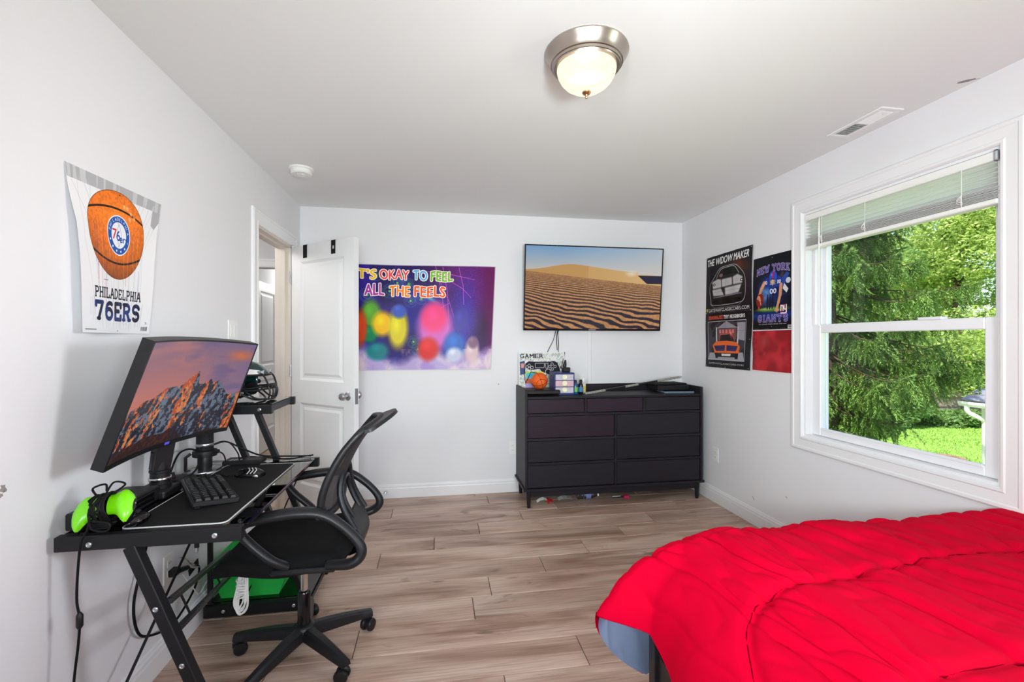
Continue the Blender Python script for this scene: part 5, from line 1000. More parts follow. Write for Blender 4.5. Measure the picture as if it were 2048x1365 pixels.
# ------------------------------------------------------------------ controllers and console at the near corner of the desk
cs = thing('black_console', (-1.03, 1.70, .7605), 'black slab console behind the lime controller on the desk', 'console')
MB().box((-1.098, 1.565, .7608), (-.985, 1.835, .812), .004).build('shell', 'black_plastic', cs); MB().box((-.9852, 1.60, .772), (-.9840, 1.80, .800), .001).build('side_strip', 'gloss_black', cs)
for y in (1.6, 1.8): MB().box((-1.08, y-.01, .7604), (-1.0, y+.01, .762)).build('foot', 'black_metal', cs)
def grip_body(mb, c, ex, ez, ey, sc=1.0, inner=1.0):
    """a game pad outline: flat body with two swept grips, from cross sections across its width"""
    n = 17; rows = []
    for i in range(n):
        s = -1+2*i/(n-1); a = abs(s); w = .031+.021*math.exp(-((a-.74)/.26)**2); off = -.018*math.exp(-((a-.84)/.24)**2); th = (.015+.007*math.exp(-((a-.7)/.3)**2))*math.sqrt(max(.03, 1-a**7)); w *= math.sqrt(max(.03, 1-a**9))
        rows.append([Vector(c)+sc*(ex*(.080*s)+ez*(off+w*math.sin(2*math.pi*j/14)*inner)+ey*(th*math.cos(2*math.pi*j/14))) for j in range(15)])
    return mb.grid(rows)
gc = thing('game_controller', (-.98, 1.545, .83), 'lime green game controller with its cable wound around it', 'controller')
gx = Vector((.985, .03, .17)).normalized(); gy = Vector((.10, -.80, .60)); gy = (gy-gx*gy.dot(gx)).normalized(); gz = gx.cross(gy); gz = gz if gz.z > 0 else -gz
gcc = Vector((-.979, 1.552, .836)); grip_body(MB(), gcc+gy*-.004, gx, gz, gy, 1.03).build('rear_shell', 'gloss_black', gc, smooth=True)
for sg in (-1, 1):
    rows = []
    for i in range(11):
        s = sg*lerp(.16, .97, i/10); a = abs(s); w = .030+.020*math.exp(-((a-.74)/.26)**2); off = -.018*math.exp(-((a-.84)/.24)**2); th = (.015+.007*math.exp(-((a-.7)/.3)**2))*math.sqrt(max(.03, 1-a**7)); w *= math.sqrt(max(.03, 1-a**9))
        rows.append([gcc+gx*(.081*s)+gz*(off+w*math.sin(math.pi*(j/10-.5)))+gy*(th*math.cos(math.pi*(j/10-.5))+.003) for j in range(11)])
    MB().grid(rows, tuple(gy*-.003)).build('grip_cover', 'lime', gc, smooth=True)
    MB().tube([gcc+gx*(.045*sg)+gz*.026+gy*-.004, gcc+gx*(.068*sg)+gz*.022+gy*-.004], [.007, .006], 8).build('shoulder_button', 'black_plastic', gc, smooth=True)
q = random.Random(2)
for k in range(9):
    x = -.022+.0050*k; MB().tube([gcc+gx*(x+.010*math.cos(a)*.5*q.uniform(-1, 1))+gz*((.037+.006*q.random())*math.sin(a)-.004)+gy*((.032+.006*q.random())*math.cos(a)+.002) for a in [2*math.pi*i/18 for i in range(18)]], .0032, 6, closed=True).build('cable_turn', 'cable', gc, smooth=True)
for P in (((-.02, .03, .02), (-.035, .055, .02), (-.01, .066, .01), (.005, .04, .02)), ((.005, .03, .02), (.02, .062, .02), (.04, .058, .0), (.03, .02, .03)), ((-.02, -.03, .03), (-.01, -.07, .02), (.03, -.085, .02), (.04, -.07, .03), (.0, -.055, .04))):
    MB().tube(spl([gcc+gx*a+gz*b+gy*c for a, b, c in P], 7), .003, 6).build('cable_loop', 'cable', gc, smooth=True)
pth = spl([gcc+gx*-.015+gz*-.035+gy*.035, (-.992, 1.500, .79), (-1.012, 1.503, .75), (-1.022, 1.505, .66), (-1.024, 1.505, .58), (-1.017, 1.505, .53), (-1.020, 1.505, .46), (-1.03, 1.50, .32), (-1.02, 1.48, .1), (-1.0, 1.46, .006)], 8)
MB().tube(pth, .0034, 7).build('lead', 'cable', gc, smooth=True); MB().tube([(-1.018, 1.505, .548), (-1.017, 1.505, .54), (-1.017, 1.505, .508), (-1.018, 1.505, .50)], [.004, .0085, .0085, .004], 10).build('ferrite_bead', 'black_plastic', gc, smooth=True)
g2 = thing('game_controller', (-.96, 1.60, .775), 'black game controller under the lime one', 'controller')
grip_body(MB(), (-.945, 1.60, .782), Vector((.94, -.34, 0)), Vector((.34, .94, 0)), Vector((0, 0, 1)), .82).build('shell', 'gloss_black', g2, smooth=True)
for s in (-.03, .03): MB().lathe([(.005, 0), (.005, .008), (.010, .010), (.010, .014), (0, .013)], (-.945+.94*s, 1.60-.34*s, .792), n=14).build('thumb_stick', 'black_plastic', g2, smooth=True)

# ------------------------------------------------------------------ cords and plug under the desk
pg = thing('black_mains_lead', (XL+.01, 2.13, .38), 'black power cord plugged in and looping under the desk', 'cord')
MB().box((XL+.0095, 2.11, .345), (XL+.04, 2.15, .375), .004).build('plug', 'black_plastic', pg); MB().tube([(XL+.035, 2.14, .36), (XL+.045, 2.20, .345), (XL+.05, 2.23, .34)], [.012, .010, .005], 10).build('strain_relief', 'black_plastic', pg, smooth=True)
MB().tube(spl([(-1.06, 2.235, .34), (-1.06, 2.27, .30), (-1.07, 2.24, .22), (-1.08, 2.10, .16), (-1.09, 1.95, .205), (-1.09, 1.885, .27), (-1.09, 1.87, .38), (-1.09, 1.92, .50), (-1.09, 1.96, .60), (-1.085, 1.97, .72)], 8), .0048, 8).build('cord', 'cable', pg, smooth=True)
tagp = thing('cord_tag', (-1.06, 2.2, .37), 'crumpled clear and black warning tag on the power cord', 'tag')
MB().grid([[(-1.07+.03*v, 2.13+.11*u, .42-.07*u-.035*v+.008*math.sin(5*u+3*v)) for u in (0, .25, .5, .75, 1)] for v in (0, .5, 1)], (0, 0, -.0008)).build('clear_sleeve', 'clear_plastic', tagp)
MB().box((-1.066, 2.19, .315), (-1.062, 2.27, .345), .001, M=rot('X', 12, (-1.06, 2.23, .33))).build('black_label', 'mat_cloth', tagp)
wc = tag(MB().tube(spl([(-1.07, 2.15, .34), (-1.05, 2.2, .25), (-1.06, 2.27, .19), (-1.07, 2.36, .20), (-1.085, 2.55, .22)], 8), .0026, 6).build('white_cord', 'cable_white', loc=(-1.05, 2.25, .25), smooth=True), 'thin white cord running along the wall to the green bin', 'cord')
uc = thing('usb_cable', (-.92, 1.95, .60), 'short black cable end dangling below the desk top', 'cable')
MB().tube(spl([(-.875, 1.86, .72), (-.868, 1.86, .66), (-.875, 1.86, .61)], 6), .0026, 6).build('lead', 'cable', uc, smooth=True); MB().box((-.885, 1.855, .565), (-.869, 1.865, .612), .003).build('plug', 'black_plastic', uc); MB().box((-.881, 1.857, .552), (-.873, 1.863, .566)).build('metal_tip', 'steel', uc)

gbn = thing('storage_bin', (-.89, 2.52, .0935), 'bright green felt storage bin on the low desk shelf', 'bin')
rows = []
for f in (0, .5, 1): 
    x0, x1, y0, y1 = lerp(-1.025, -1.068, f), lerp(-.765, -.70, f), lerp(2.40, 2.365, f), lerp(2.63, 2.68, f); rows.append([(x0, y0, .0935+.172*f), (x1, y0, .0935+.172*f), (x1, y1, .0935+.172*f), (x0, y1, .0935+.172*f), (x0, y0, .0935+.172*f)])
mb = MB().grid(rows, (0, 0, 0)); mb.uv = {}
ins = MB(); R2 = [[Vector(p)+(Vector((-.89, 2.52, p[2]))-Vector(p)).normalized()*.006 for p in r] for r in rows]
mbv = MB().grid(rows).grid(R2); mbv.uv = {}; mbv.box((-1.022, 2.402, .0935), (-.768, 2.628, .0975))
mbv.build('body', 'green_felt', gbn, fix=False)
MB().tube([Vector(p) for p in rows[-1][:4]], .005, 6, closed=True).build('rim', 'green_felt', gbn)
rp = thing('tied_cord', (-.80, 2.05, .30), 'bundle of white cord tied up and hanging in front of the green bin', 'cord')
q = random.Random(5)
for k in range(6):
    a = q.uniform(-.008, .008); b = q.uniform(-.007, .007); w = q.uniform(.008, .016); lo = q.uniform(.20, .225)
    MB().tube(spl([(-.790+a, 2.05+b, .40), (-.797-w+a, 2.05+b, .31), (-.808-w+a, 2.05+b, lo+.03), (-.806+a, 2.05+b, lo), (-.797+w+a, 2.05-b, lo+.03), (-.79+w*.6+a, 2.05-b, .31), (-.782+a, 2.05-b, .40)], 7), .0034, 6).build('strand', 'cable_white', rp, smooth=True)
for k in range(6): MB().tube([(-.796-.004*(k % 2)+.017*math.cos(t), 2.05+.013*math.sin(t), .275+.014*k+.004*math.cos(t+k)) for t in [2*math.pi*i/14 for i in range(14)]], .0034, 6, closed=True).build('wrap', 'cable_white', rp, smooth=True)
for P in (((-.79, 2.05, .39), (-.82, 2.06, .395), (-.86, 2.07, .37)), ((-.78, 2.05, .395), (-.74, 2.05, .41), (-.69, 2.04, .425))): MB().tube(spl(P, 6), .0034, 6).build('loose_end', 'cable_white', rp, smooth=True)

# ------------------------------------------------------------------ football helmet on the raised shelf
hm = thing('football_helmet', (-.965, 2.52, 1.0285), 'dark green football helmet with black face guard on the raised shelf', 'helmet')
hc = Vector((-.972, 2.52, 1.1285)); HR = (.128, .108, .105)
def hpt(th, ph, k=1.0):
    x, y, z = math.cos(ph)*math.cos(th), math.cos(ph)*math.sin(th), math.sin(ph); zz = z*HR[2] if z > 0 else z*.098
    return hc+Vector((x*HR[0], y*HR[1]*(1-.10*max(0, -z)), zz))*k
n1, n2 = 48, 24; mb = MB(); idx = {}
def keep(th, ph):
    x, z = math.cos(ph)*math.cos(th), math.sin(ph)
    return not (x > .30-.22*(z < -.45) and z < .30) and ph > -1.45
for i in range(n1):
    for j in range(n2):
        ths = [2*math.pi*i/n1, 2*math.pi*(i+1)/n1]; phs = [-math.pi/2+math.pi*j/n2, -math.pi/2+math.pi*(j+1)/n2]
        if not keep(sum(ths)/2, sum(phs)/2) or phs[1] < -.98: continue
        ids = []
        for a, b in ((i, j), (i+1, j), (i+1, j+1), (i, j+1)):
            for k in (1.0,):
                kk = (a % n1, b, k)
                if kk not in idx: idx[kk] = len(mb.v); mb.v.append(tuple(hpt(2*math.pi*a/n1, -math.pi/2+math.pi*b/n2, k)))
                ids.append(idx[kk])
        mb.f.append(tuple(ids))
so = mb.build('shell', 'helmet_green', hm, smooth=True, fix=False); md = so.modifiers.new('thickness', 'SOLIDIFY'); md.thickness = .007; md.offset = -1
pdm = MB()
for ys in (-1, 1): pdm.lathe([(0, 0), (.032, .002), (.036, .012), (.03, .024), (0, .026)], hc+Vector((.01, ys*.088, -.045)), (0, -ys, 0), 18)
pdm.build('padding', 'mat_cloth', hm, smooth=True)
def on_shell(x, z, sg, k=1.006):
    """point on the shell side from its front-back and up-down position"""
    zz = z/(HR[2] if z > 0 else .098); xx = x/HR[0]; y = math.sqrt(max(.001, 1-xx*xx-zz*zz)); return hc+Vector((x, sg*y*HR[1]*(1-.10*max(0, -zz)), z))*k
for sg in (-1, 1):
    mb = MB()
    for a, b, c, d in (((.106, .052), (.0, .072), (.0, .026), (.112, .030)), ((.06, .044), (-.03, .070), (-.05, .058), (.03, .024)), ((.03, .03), (-.06, .050), (-.08, .030), (.0, .008)), ((.02, .015), (-.05, .022), (-.07, .005), (.0, -.008))):
        mb.grid([[on_shell(lerp(lerp(a[0], b[0], u), lerp(d[0], c[0], u), v), lerp(lerp(a[1], b[1], u), lerp(d[1], c[1], u), v), sg) for u in [q/6 for q in range(7)]] for v in (0, .33, .66, 1)])
    mb.uv = {}; mb.build('wing_emblem', 'helmet_white', hm, smooth=True, fix=False)
    MB().lathe([(.014, 0), (.014, .004), (.008, .006), (0, .006)], on_shell(.02, -.055, sg, 1.0), (0, sg, 0), 16).build('ear_stud', 'steel', hm, smooth=True)
    MB().lathe([(.012, 0), (.012, .004), (0, .005)], on_shell(.034, -.012, sg, .99), (0, sg, 0), 16).build('ear_hole', 'black_metal', hm)
def fm(P, closed=False): MB().tube(spl([hc+Vector(p) for p in P], 6), .0044, 8).build('face_bar', 'black_metal', hm, smooth=True)
fm([(.02, -.106, -.035), (.08, -.10, -.03), (.135, -.06, -.022), (.15, 0, -.020), (.135, .06, -.022), (.08, .10, -.03), (.02, .106, -.035)]); fm([(.03, -.104, -.045), (.085, -.098, -.042), (.137, -.058, -.036), (.152, 0, -.034), (.137, .058, -.036), (.085, .098, -.042), (.03, .104, -.045)])
fm([(.05, -.10, -.05), (.09, -.085, -.082), (.132, -.05, -.090), (.145, 0, -.091), (.132, .05, -.090), (.09, .085, -.082), (.05, .10, -.05)])
for y in (-.055, -.018, .018, .055): fm([(.139-abs(y)*.06, y, -.022), (.150-abs(y)*.1, y, -.055), (.141-abs(y)*.1, y, -.090)])
for s in (-1, 1): fm([(.098, s*.055, .045), (.122, s*.062, .02), (.138, s*.056, -.022)])
MB().tube(spl([hpt(t, .30, 1.01) for t in [math.radians(a) for a in range(-66, 67, 12)]], 3), .006, 8).build('brow_guard', 'black_plastic', hm, smooth=True)
for s in (-1, 1): MB().box((-.012, -.012, -.006), (.012, .012, .008), .003, M=Matrix.Translation(hc+Vector((.100, s*.055, .045)))).build('guard_clip', 'steel', hm)
MB().tube(spl([hc+Vector(p) for p in ((.03, -.10, -.06), (.075, -.07, -.088), (.10, 0, -.094), (.075, .07, -.088), (.03, .10, -.06))], 5), .005, 6).build('chin_strap', 'black_plastic', hm, smooth=True)

# ------------------------------------------------------------------ office chair
ch = thing('office_chair', (-.55, 2.03, 0), 'black mesh back office chair on five castors pulled up to the desk', 'chair')
cx, cy = -.55, 2.03
rows = []
for i in range(25):                                          # seat cushion: front at low x
    u = i/24; x = lerp(-.838, -.335, u); hw = .235*(1-.16*(1-min(1, u*3))**2-.12*max(0, (u-.8)*5)**2); top = .535-.045*max(0, 1-u*4)**2+.006*math.sin(u*9); th = .07+.02*math.sin(math.pi*u)
    e = math.sqrt(max(.0, 1-(2*u-1)**12)); rr = []
    for j in range(29):
        a = 2*math.pi*j/28; c_, s_ = math.cos(a), math.sin(a); px_ = math.copysign(abs(c_)**.38, c_)*hw*(.6+.4*e); pz = math.copysign(abs(s_)**.6, s_)*th/2*max(.12, e)
        rr.append((x, cy+px_, top-th/2+pz-.020*(1-(px_/hw)**2)*(s_ > 0)*.5))
    rows.append(rr)
sb = MB().grid(rows); sb.uv = {}; sb.f.append(tuple(range(28))[::-1]); k = 24*29; sb.f.append(tuple(range(k, k+28)))
sb.build('seat', 'chair_fabric', ch, smooth=60)
MB().box((-.74, cy-.17, .446), (-.38, cy+.17, .466), .012).build('seat_pan', 'chair_plastic', ch)
for s in (-1, 1):
    y = cy+s*.268
    P = spl([(-.40, y-s*.03, .500), (-.315, y, .512), (-.277, y, .545), (-.290, y, .592), (-.345, y, .652), (-.415, y, .698), (-.50, y, .708), (-.61, y, .697), (-.672, y, .681), (-.690, y, .652), (-.660, y, .610), (-.59, y, .545), (-.545, y-s*.03, .503)], 6)
    rs = []; k = len(P)
    for i in range(k):
        f = i/(k-1); rs.append(.0165+.006*math.exp(-((f-.52)/.16)**2)+.005*math.exp(-((f-.12)/.14)**2))
    MB().tube(P, [q*1.24 for q in rs], 12, flat=.72).build('armrest', 'chair_plastic', ch, smooth=60)
    MB().box((-.60, min(cy+s*.10, y-s*.01), .476), (-.37, max(cy+s*.10, y-s*.01), .496), .008).build('arm_bracket', 'chair_plastic', ch)
    MB().beam((-.43, y-s*.022, .675), (-.43, y-s*.058, .70), .04, .05, bev=.008).build('back_lug', 'chair_plastic', ch); MB().lathe([(.007, 0), (.007, .003), (0, .003)], (-.425, y+s*.0195, .692), (0, s, 0), 12).build('screw', 'black_metal', ch)
edge = [(-.432, .675), (-.424, .75), (-.397, .826), (-.352, .907), (-.291, .980)]
def bk_(u, v, d=0.0):
    """back surface: u across (-1..1), v up (0..1)"""
    p = spl([(a, 0, b) for a, b in edge], 8); q = v*(len(p)-1); i = min(int(q), len(p)-2); w = p[i].lerp(p[i+1], q-i)
    hw = .228-.028*v+.010*math.sin(math.pi*v); dep = lerp(.020, .050, v); return Vector((w.x+dep*(1-u*u)+d, cy+u*hw, w.z+.022*(1-u*u)*v-.03*(1-u*u)*(1-v)))
nb = MB().grid([[bk_(-1+2*j/20, i/18) for j in range(21)] for i in range(18, -1, -1)]); nb.build('back_mesh', 'back_mesh', ch, smooth=60, fix=False)
out = [bk_(-1, v/14) for v in range(15)]+[bk_(-1+2*u/14, 1) for u in range(1, 15)]+[bk_(1, 1-v/14) for v in range(1, 15)]+[bk_(1-2*u/14, 0) for u in range(1, 14)]
MB().tube(out, .0145, 10, closed=True).build('back_frame', 'chair_plastic', ch, smooth=60)
MB().grid([[bk_(-1+2*j/18, 1)+Vector((.062*t*(1-.45*u_*u_)+.002, 0, (.030*t)*(1-.7*u_*u_)+.004)) for j in range(19) for u_ in [(-1+2*j/18)]] for t in (1, .75, .5, .25, 0)], (.008, 0, -.012)).build('head_band', 'chair_plastic', ch, smooth=60)
spn = [(-.388, .815), (-.388, .76), (-.385, .70), (-.360, .64), (-.325, .575), (-.305, .515), (-.33, .465), (-.42, .448)]
def sp_(v): p = spl([(a, 0, b) for a, b in spn], 6); q = v*(len(p)-1); i = min(int(q), len(p)-2); return p[i].lerp(p[i+1], q-i)
arch = [Vector((sp_(v).x+.004, cy-.115*w, sp_(v).z)) for v, w in ((.56, 1.12), (.40, 1.1), (.24, .98), (.10, .75), (.02, .4))]; arch += [Vector((p.x, 2*cy-p.y, p.z)) for p in arch[::-1]]
MB().tube(spl(arch, 5), .0125, 10).build('lumbar_frame', 'chair_plastic', ch, smooth=60)
ar2 = [Vector((sp_(v).x+.004, cy-.070*w, sp_(v).z)) for v, w in ((.50, .95), (.38, 1.0), (.26, .95), (.17, .7), (.14, .3))]; ar2 += [Vector((p.x, 2*cy-p.y, p.z)) for p in ar2[::-1]]
MB().tube(spl(ar2, 5), .010, 10).build('lumbar_frame', 'chair_plastic', ch, smooth=60)
MB().grid([[Vector((sp_(v).x+.006, cy+u*lerp(.128, .06, max(0, (v-.46)/.54)), sp_(v).z)) for u in (-1, -.5, 0, .5, 1)] for v in [.46+.54*i/14 for i in range(15)]], (-.012, 0, -.004)).build('back_bracket', 'chair_plastic', ch, smooth=60)
hx, hy = -.56, 2.072
MB().lathe([(.0145, .262), (.0145, .432)], (hx, hy, 0), n=20).build('chrome_piston', 'chrome', ch, smooth=True); MB().lathe([(.026, .085), (.026, .262), (.022, .268), (.014, .27)], (hx, hy, 0), n=24).build('gas_cylinder', 'gloss_black', ch, smooth=True)
MB().box((cx-.09, cy-.06, .41), (cx+.13, cy+.06, .448), .008).build('tilt_mechanism', 'black_metal', ch); MB().lathe([(.012, 0), (.014, .02), (.012, .04), (0, .041)], (cx+.12, cy-.02, .425), (0, 0, -1), 12).build('tension_knob', 'chair_plastic', ch, smooth=True)
MB().tube([(cx+.05, cy+.05, .43), (cx+.06, cy+.18, .425), (cx+.06, cy+.23, .42)], [.005, .005, .009], 8).build('height_lever', 'chair_plastic', ch, smooth=True)
MB().lathe([(.0, .068), (.040, .070), (.048, .085), (.045, .118), (.034, .130), (.027, .132)], (hx, hy, 0), n=28).build('hub', 'chair_plastic', ch, smooth=True)
for a0 in (-44, 28, 100, 172, -116):
    a = math.radians(a0); d = Vector((math.cos(a), math.sin(a), 0)); s_ = Vector((-d.y, d.x, 0)); o = Vector((hx, hy, 0))
    rows = []
    for i in range(9):
        f = i/8; r_ = lerp(.03, .292, f); w = lerp(.030, .019, f); zt = lerp(.122, .088, f**1.6); zb = lerp(.078, .062, f); c_ = o+d*r_
        rows.append([c_+s_*(-w)+Vector((0, 0, zb)), c_+s_*(-w*.82)+Vector((0, 0, zt-.008)), c_+s_*(-w*.45)+Vector((0, 0, zt)), c_+s_*(w*.45)+Vector((0, 0, zt)), c_+s_*(w*.82)+Vector((0, 0, zt-.008)), c_+s_*w+Vector((0, 0, zb)), c_+s_*(-w)+Vector((0, 0, zb))])
    lb = MB().grid(rows); lb.uv = {}; n0 = 8*7; lb.f.append(tuple(range(n0, n0+6))); lg = lb.build('base_leg', 'chair_plastic', ch, smooth=35)
    e = o+d*.283; tw = math.radians(a0+35); cd = Vector((math.cos(tw), math.sin(tw), 0)); wc_ = e+cd*-.012
    MB().tube([e+Vector((0, 0, .075)), e+Vector((0, 0, .05))], .0065, 10).build('caster_stem', 'black_metal', ch)
    cs_ = MB(); ax = Vector((-cd.y, cd.x, 0))
    ca_ = MB().lathe([(.0, -.006), (.021, -.006), (.021, .006), (.0, .006)], wc_+Vector((0, 0, .030)), ax, 20).build('caster', 'chair_plastic', ch, smooth=True)
    for sg in (-1, 1): MB().lathe([(.010, 0), (.024, .001), (.0275, .006), (.0275, .014), (.024, .020), (.010, .022), (0, .021)], wc_+ax*(sg*.006)+Vector((0, 0, .0278)), ax*sg, 24).build('wheel', 'black_plastic', ca_, smooth=True)
    MB().tube([wc_+cd*.0+Vector((0, 0, .058)), wc_+cd*.012+Vector((0, 0, .054)), wc_+cd*.026+Vector((0, 0, .042))], [.010, .012, .006], 10).build('fork', 'chair_plastic', ca_, smooth=True)

# ------------------------------------------------------------------ bed
bd = thing('bed', (1.48, 1.42, 0), 'black bed frame under the red comforter by the window', 'bed')
MB().box((.688, 1.385, 0), (.722, 1.425, .42), .003).build('post', 'bed_black', bd); MB().box((2.225, 1.385, 0), (2.26, 1.425, .55), .003).build('post', 'bed_black', bd)
MB().box((.722, 1.395, .12), (2.225, 1.418, .40), .003).build('footboard', 'bed_black', bd); MB().box((.726, 1.340, .20), (.748, 1.38, .36), .002).build('corner_plate', 'bed_black', bd)
MB().box((.70, -.55, .2), (.725, 1.385, .32), .003).build('side_rail', 'bed_black', bd); MB().box((2.225, -.55, .2), (2.25, 1.385, .32), .003).build('side_rail', 'bed_black', bd)
MB().box((.83, -.55, .30), (2.22, 1.36, .575), .07, 3).build('mattress', 'blue_lining', bd, smooth=True)
cf = thing('comforter', (1.4, 1.0, .6), 'bright red comforter with blue grey lining spread over the bed', 'comforter')
from mathutils import noise as NZ
PF = [(2.262, .655), (1.9, .655), (1.5, .652), (1.276, .653), (.995, .650), (.842, .631), (.729, .590), (.637, .533), (.583, .469), (.533, .405)]
PN = [(2.262, .655), (1.9, .662), (1.5, .665), (1.25, .662), (1.02, .655), (.89, .635), (.785, .585), (.715, .51), (.688, .42), (.675, .325)]
SF, SN = [spl([(a, 0, b) for a, b in P], 22) for P in (PF, PN)]
seam1 = [(2.262, 1.20), (1.88, 1.205), (1.516, 1.206), (1.177, 1.158), (.90, 1.132), (.80, 1.085), (.752, 1.012), (.712, .90), (.70, .70), (.70, .2)]; seam2 = [(2.262, .80), (1.224, .786), (1.003, .779), (.72, .77)]
def segd(x, y, P): return min(math.hypot(x-a[0]-max(0, min(1, ((x-a[0])*(b[0]-a[0])+(y-a[1])*(b[1]-a[1]))/((b[0]-a[0])**2+(b[1]-a[1])**2)))*(b[0]-a[0]), y-a[1]-max(0, min(1, ((x-a[0])*(b[0]-a[0])+(y-a[1])*(b[1]-a[1]))/((b[0]-a[0])**2+(b[1]-a[1])**2)))*(b[1]-a[1])) for a, b in zip(P, P[1:]))
NC = len(SF); NY, NFL = 200, 40; grid = []
def surf(i, s):
    """column i over the width, s along the length; s > 1 runs down the foot end"""
    if s <= 1:
        y = lerp(-.45, 1.5, s); t = max(0, min(1, (y-1.385)/.115)); t = t*t*(3-2*t); a, b = SN[i].copy(), SF[i]; a.z += .062*max(0, min(1, (y-1.25)/.15))*max(0, min(1, (.56-a.z)/.2)); a.x += .012*max(0, min(1, (y-1.25)/.15))*max(0, min(1, (.56-a.z)/.2)); p = a.lerp(b, t); return Vector((p.x, y, p.z))
    q = s-1; p = SF[i]; ex = p.x if p.x > .95 else .71+(p.x-.533)/(.95-.533)*.24; ez = .20 if p.x > .95 else lerp(.155, .20, (p.x-.533)/(.95-.533)); hi = max(0, min(1, (p.z-.40)/.25))
    z = lerp(p.z, ez, q**(1+.9*hi)); return Vector((lerp(p.x, ex, q)-.05*math.sin(math.pi*q)*(1-hi), 1.5+.065*math.sin(min(1, q*2.6)*math.pi/2)*(.45+.55*hi)+.012*math.sin(q*5+p.x*14)*q, z))
ss = [i/NY for i in range(NY+1)]+[1+(i+1)/NFL for i in range(NFL)]
G = [[surf(i, s) for i in range(NC)] for s in ss]; R_, C_ = len(G), NC; Nn = [[None]*C_ for _ in range(R_)]
for r in range(R_):
    for c in range(C_):
        du = G[r][min(c+1, C_-1)]-G[r][max(c-1, 0)]; dv = G[min(r+1, R_-1)][c]-G[max(r-1, 0)][c]; n = dv.cross(du); n = n.normalized() if n.length > 1e-9 else Vector((0, 0, 1))
        Nn[r][c] = n
if Nn[100][30].z < 0: Nn = [[-n for n in row] for row in Nn]
D = [[None]*C_ for _ in range(R_)]
for r in range(R_):
    for c in range(C_):
        p = G[r][c]; sl = sum((SF[k+1]-SF[k]).length for k in range(0)) ; a = p.y-.15*p.x; b = p.x+.18*p.y+.05*NZ.noise(Vector((p.x*3, p.y*3, 9)))
        n1_ = NZ.noise(Vector((a*2.0, b*9, p.z*3))); n2_ = NZ.noise(Vector((a*4.5+7, b*20, p.z*5+3))); n3_ = NZ.noise(Vector((p.x*2.5, p.y*2.5, 5)))
        fold = max(0, 1-abs(n1_)*4.5); f2 = max(0, 1-abs(n2_)*4); h = .010*n3_+.009*n1_+.005*n2_-.016*fold**2-.008*f2**2
        if p.z < .62: h *= max(.3, 1-(.62-p.z)*8)
        if p.z < .60: h += .006*math.sin(p.y*19+p.x*9+3*n3_)*min(1, (.60-p.z)/.15)*(1 if p.y < 1.49 else .4)
        if p.y < 1.49: d1_ = segd(p.x, p.y, seam1); d2_ = segd(p.x, p.y, seam2); h += -.013*math.exp(-(d1_/.016)**2)-.012*math.exp(-(d2_/.016)**2)+.006
        if p.x > 2.18: h *= .3
        D[r][c] = p+Nn[r][c]*h
oc = MB(); oc.grid(D); oc.uv = {}; oc.build('cover', 'red_cotton', cf, smooth=75, fix=False)
lin_ = MB(); lin_.grid([[D[r][c]-Nn[r][c]*.016 for c in range(C_)] for r in range(R_)]); lin_.uv = {}; lin_.build('lining', 'blue_lining', cf, smooth=75, fix=False)
hemp = [D[r][C_-1]-Nn[r][C_-1]*.008 for r in range(NY+1)]
MB().tube(hemp, .0075, 8).build('hem', 'red_cotton', cf, smooth=True)
def on_top(P):
    out = []
    for p in spl([(x, y, 0) for x, y in P], 10):
        r = min(NY, max(0, int(round((p.y+.45)/1.95*NY)))); c = min(range(C_), key=lambda k: abs(D[r][k].x-p.x) if D[r][k].z > .45 else 9); out.append(Vector((p.x, p.y, D[r][c].z+.0005)))
    return out
for P in (seam1, seam2): MB().tube([p-Vector((0, 0, .0012)) for p in on_top(P)], .0018, 5).build('stitching', 'red_stitch', cf)
MB().tube([D[NY][C_-1], D[NY][C_-1]+Vector((.002, .002, -.03)), D[NY][C_-1]+Vector((.001, .003, -.055))], .0012, 5).build('loose_thread', 'red_stitch', cf)
# ------------------------------------------------------------------ the garden below the window
gb_ = MB(); gn = 40
gb_.grid([[(lerp(2.6, 70, (i/gn)**1.4), lerp(-14, 60, j/gn), GZ+.05*NZ.noise(Vector((i*.6, j*.6, 1)))) for i in range(gn+1)] for j in range(gn, -1, -1)]); gb_.uv = {}
struct(gb_.build('ground_lawn', 'lawn_green', smooth=True, fix=False))
rg = random.Random(11); npr = np.random.RandomState(11)
def blades(n, x0, x1, y0, y1, h):
    x = npr.uniform(x0, x1, n); y = npr.uniform(y0, y1, n); a = npr.uniform(0, 6.28, n); hh = h*npr.uniform(.5, 1.2, n); w = h*.30; lx_, ly_ = npr.normal(0, h*.5, (2, n)); z = np.full(n, GZ-.02)
    P = np.stack([np.stack([x-w*np.cos(a), y-w*np.sin(a), z], 1), np.stack([x+w*np.cos(a), y+w*np.sin(a), z], 1), np.stack([x+lx_, y+ly_, z+hh], 1)], 1).reshape(-1, 3)
    return P, np.arange(3*n).reshape(-1, 3)
def fast(name, V, Fc, m, parent=None, loc=(0, 0, 0)):
    o_ = np.array(root_loc(parent) if parent else loc); me = bpy.data.meshes.new(name); k = Fc.shape[1]; me.vertices.add(len(V)); me.vertices.foreach_set('co', (V-o_).astype(np.float32).ravel())
    me.loops.add(Fc.size); me.loops.foreach_set('vertex_index', Fc.astype(np.int32).ravel()); me.polygons.add(len(Fc)); me.polygons.foreach_set('loop_start', np.arange(0, Fc.size, k, dtype=np.int32)); me.update(calc_edges=True)
    me.materials.append(MATS[m]); o = bpy.data.objects.new(name, me); COL.objects.link(o)
    if parent: o.parent = parent
    else: o.location = loc
    return o
V, Fc = blades(80000, 12, 38, 10, 25, .10); go = fast('grass', V, Fc, 'lawn_green', loc=(20, 16, GZ)); tag(go, 'short bright grass of the sunlit lawn', 'grass', kind='stuff')
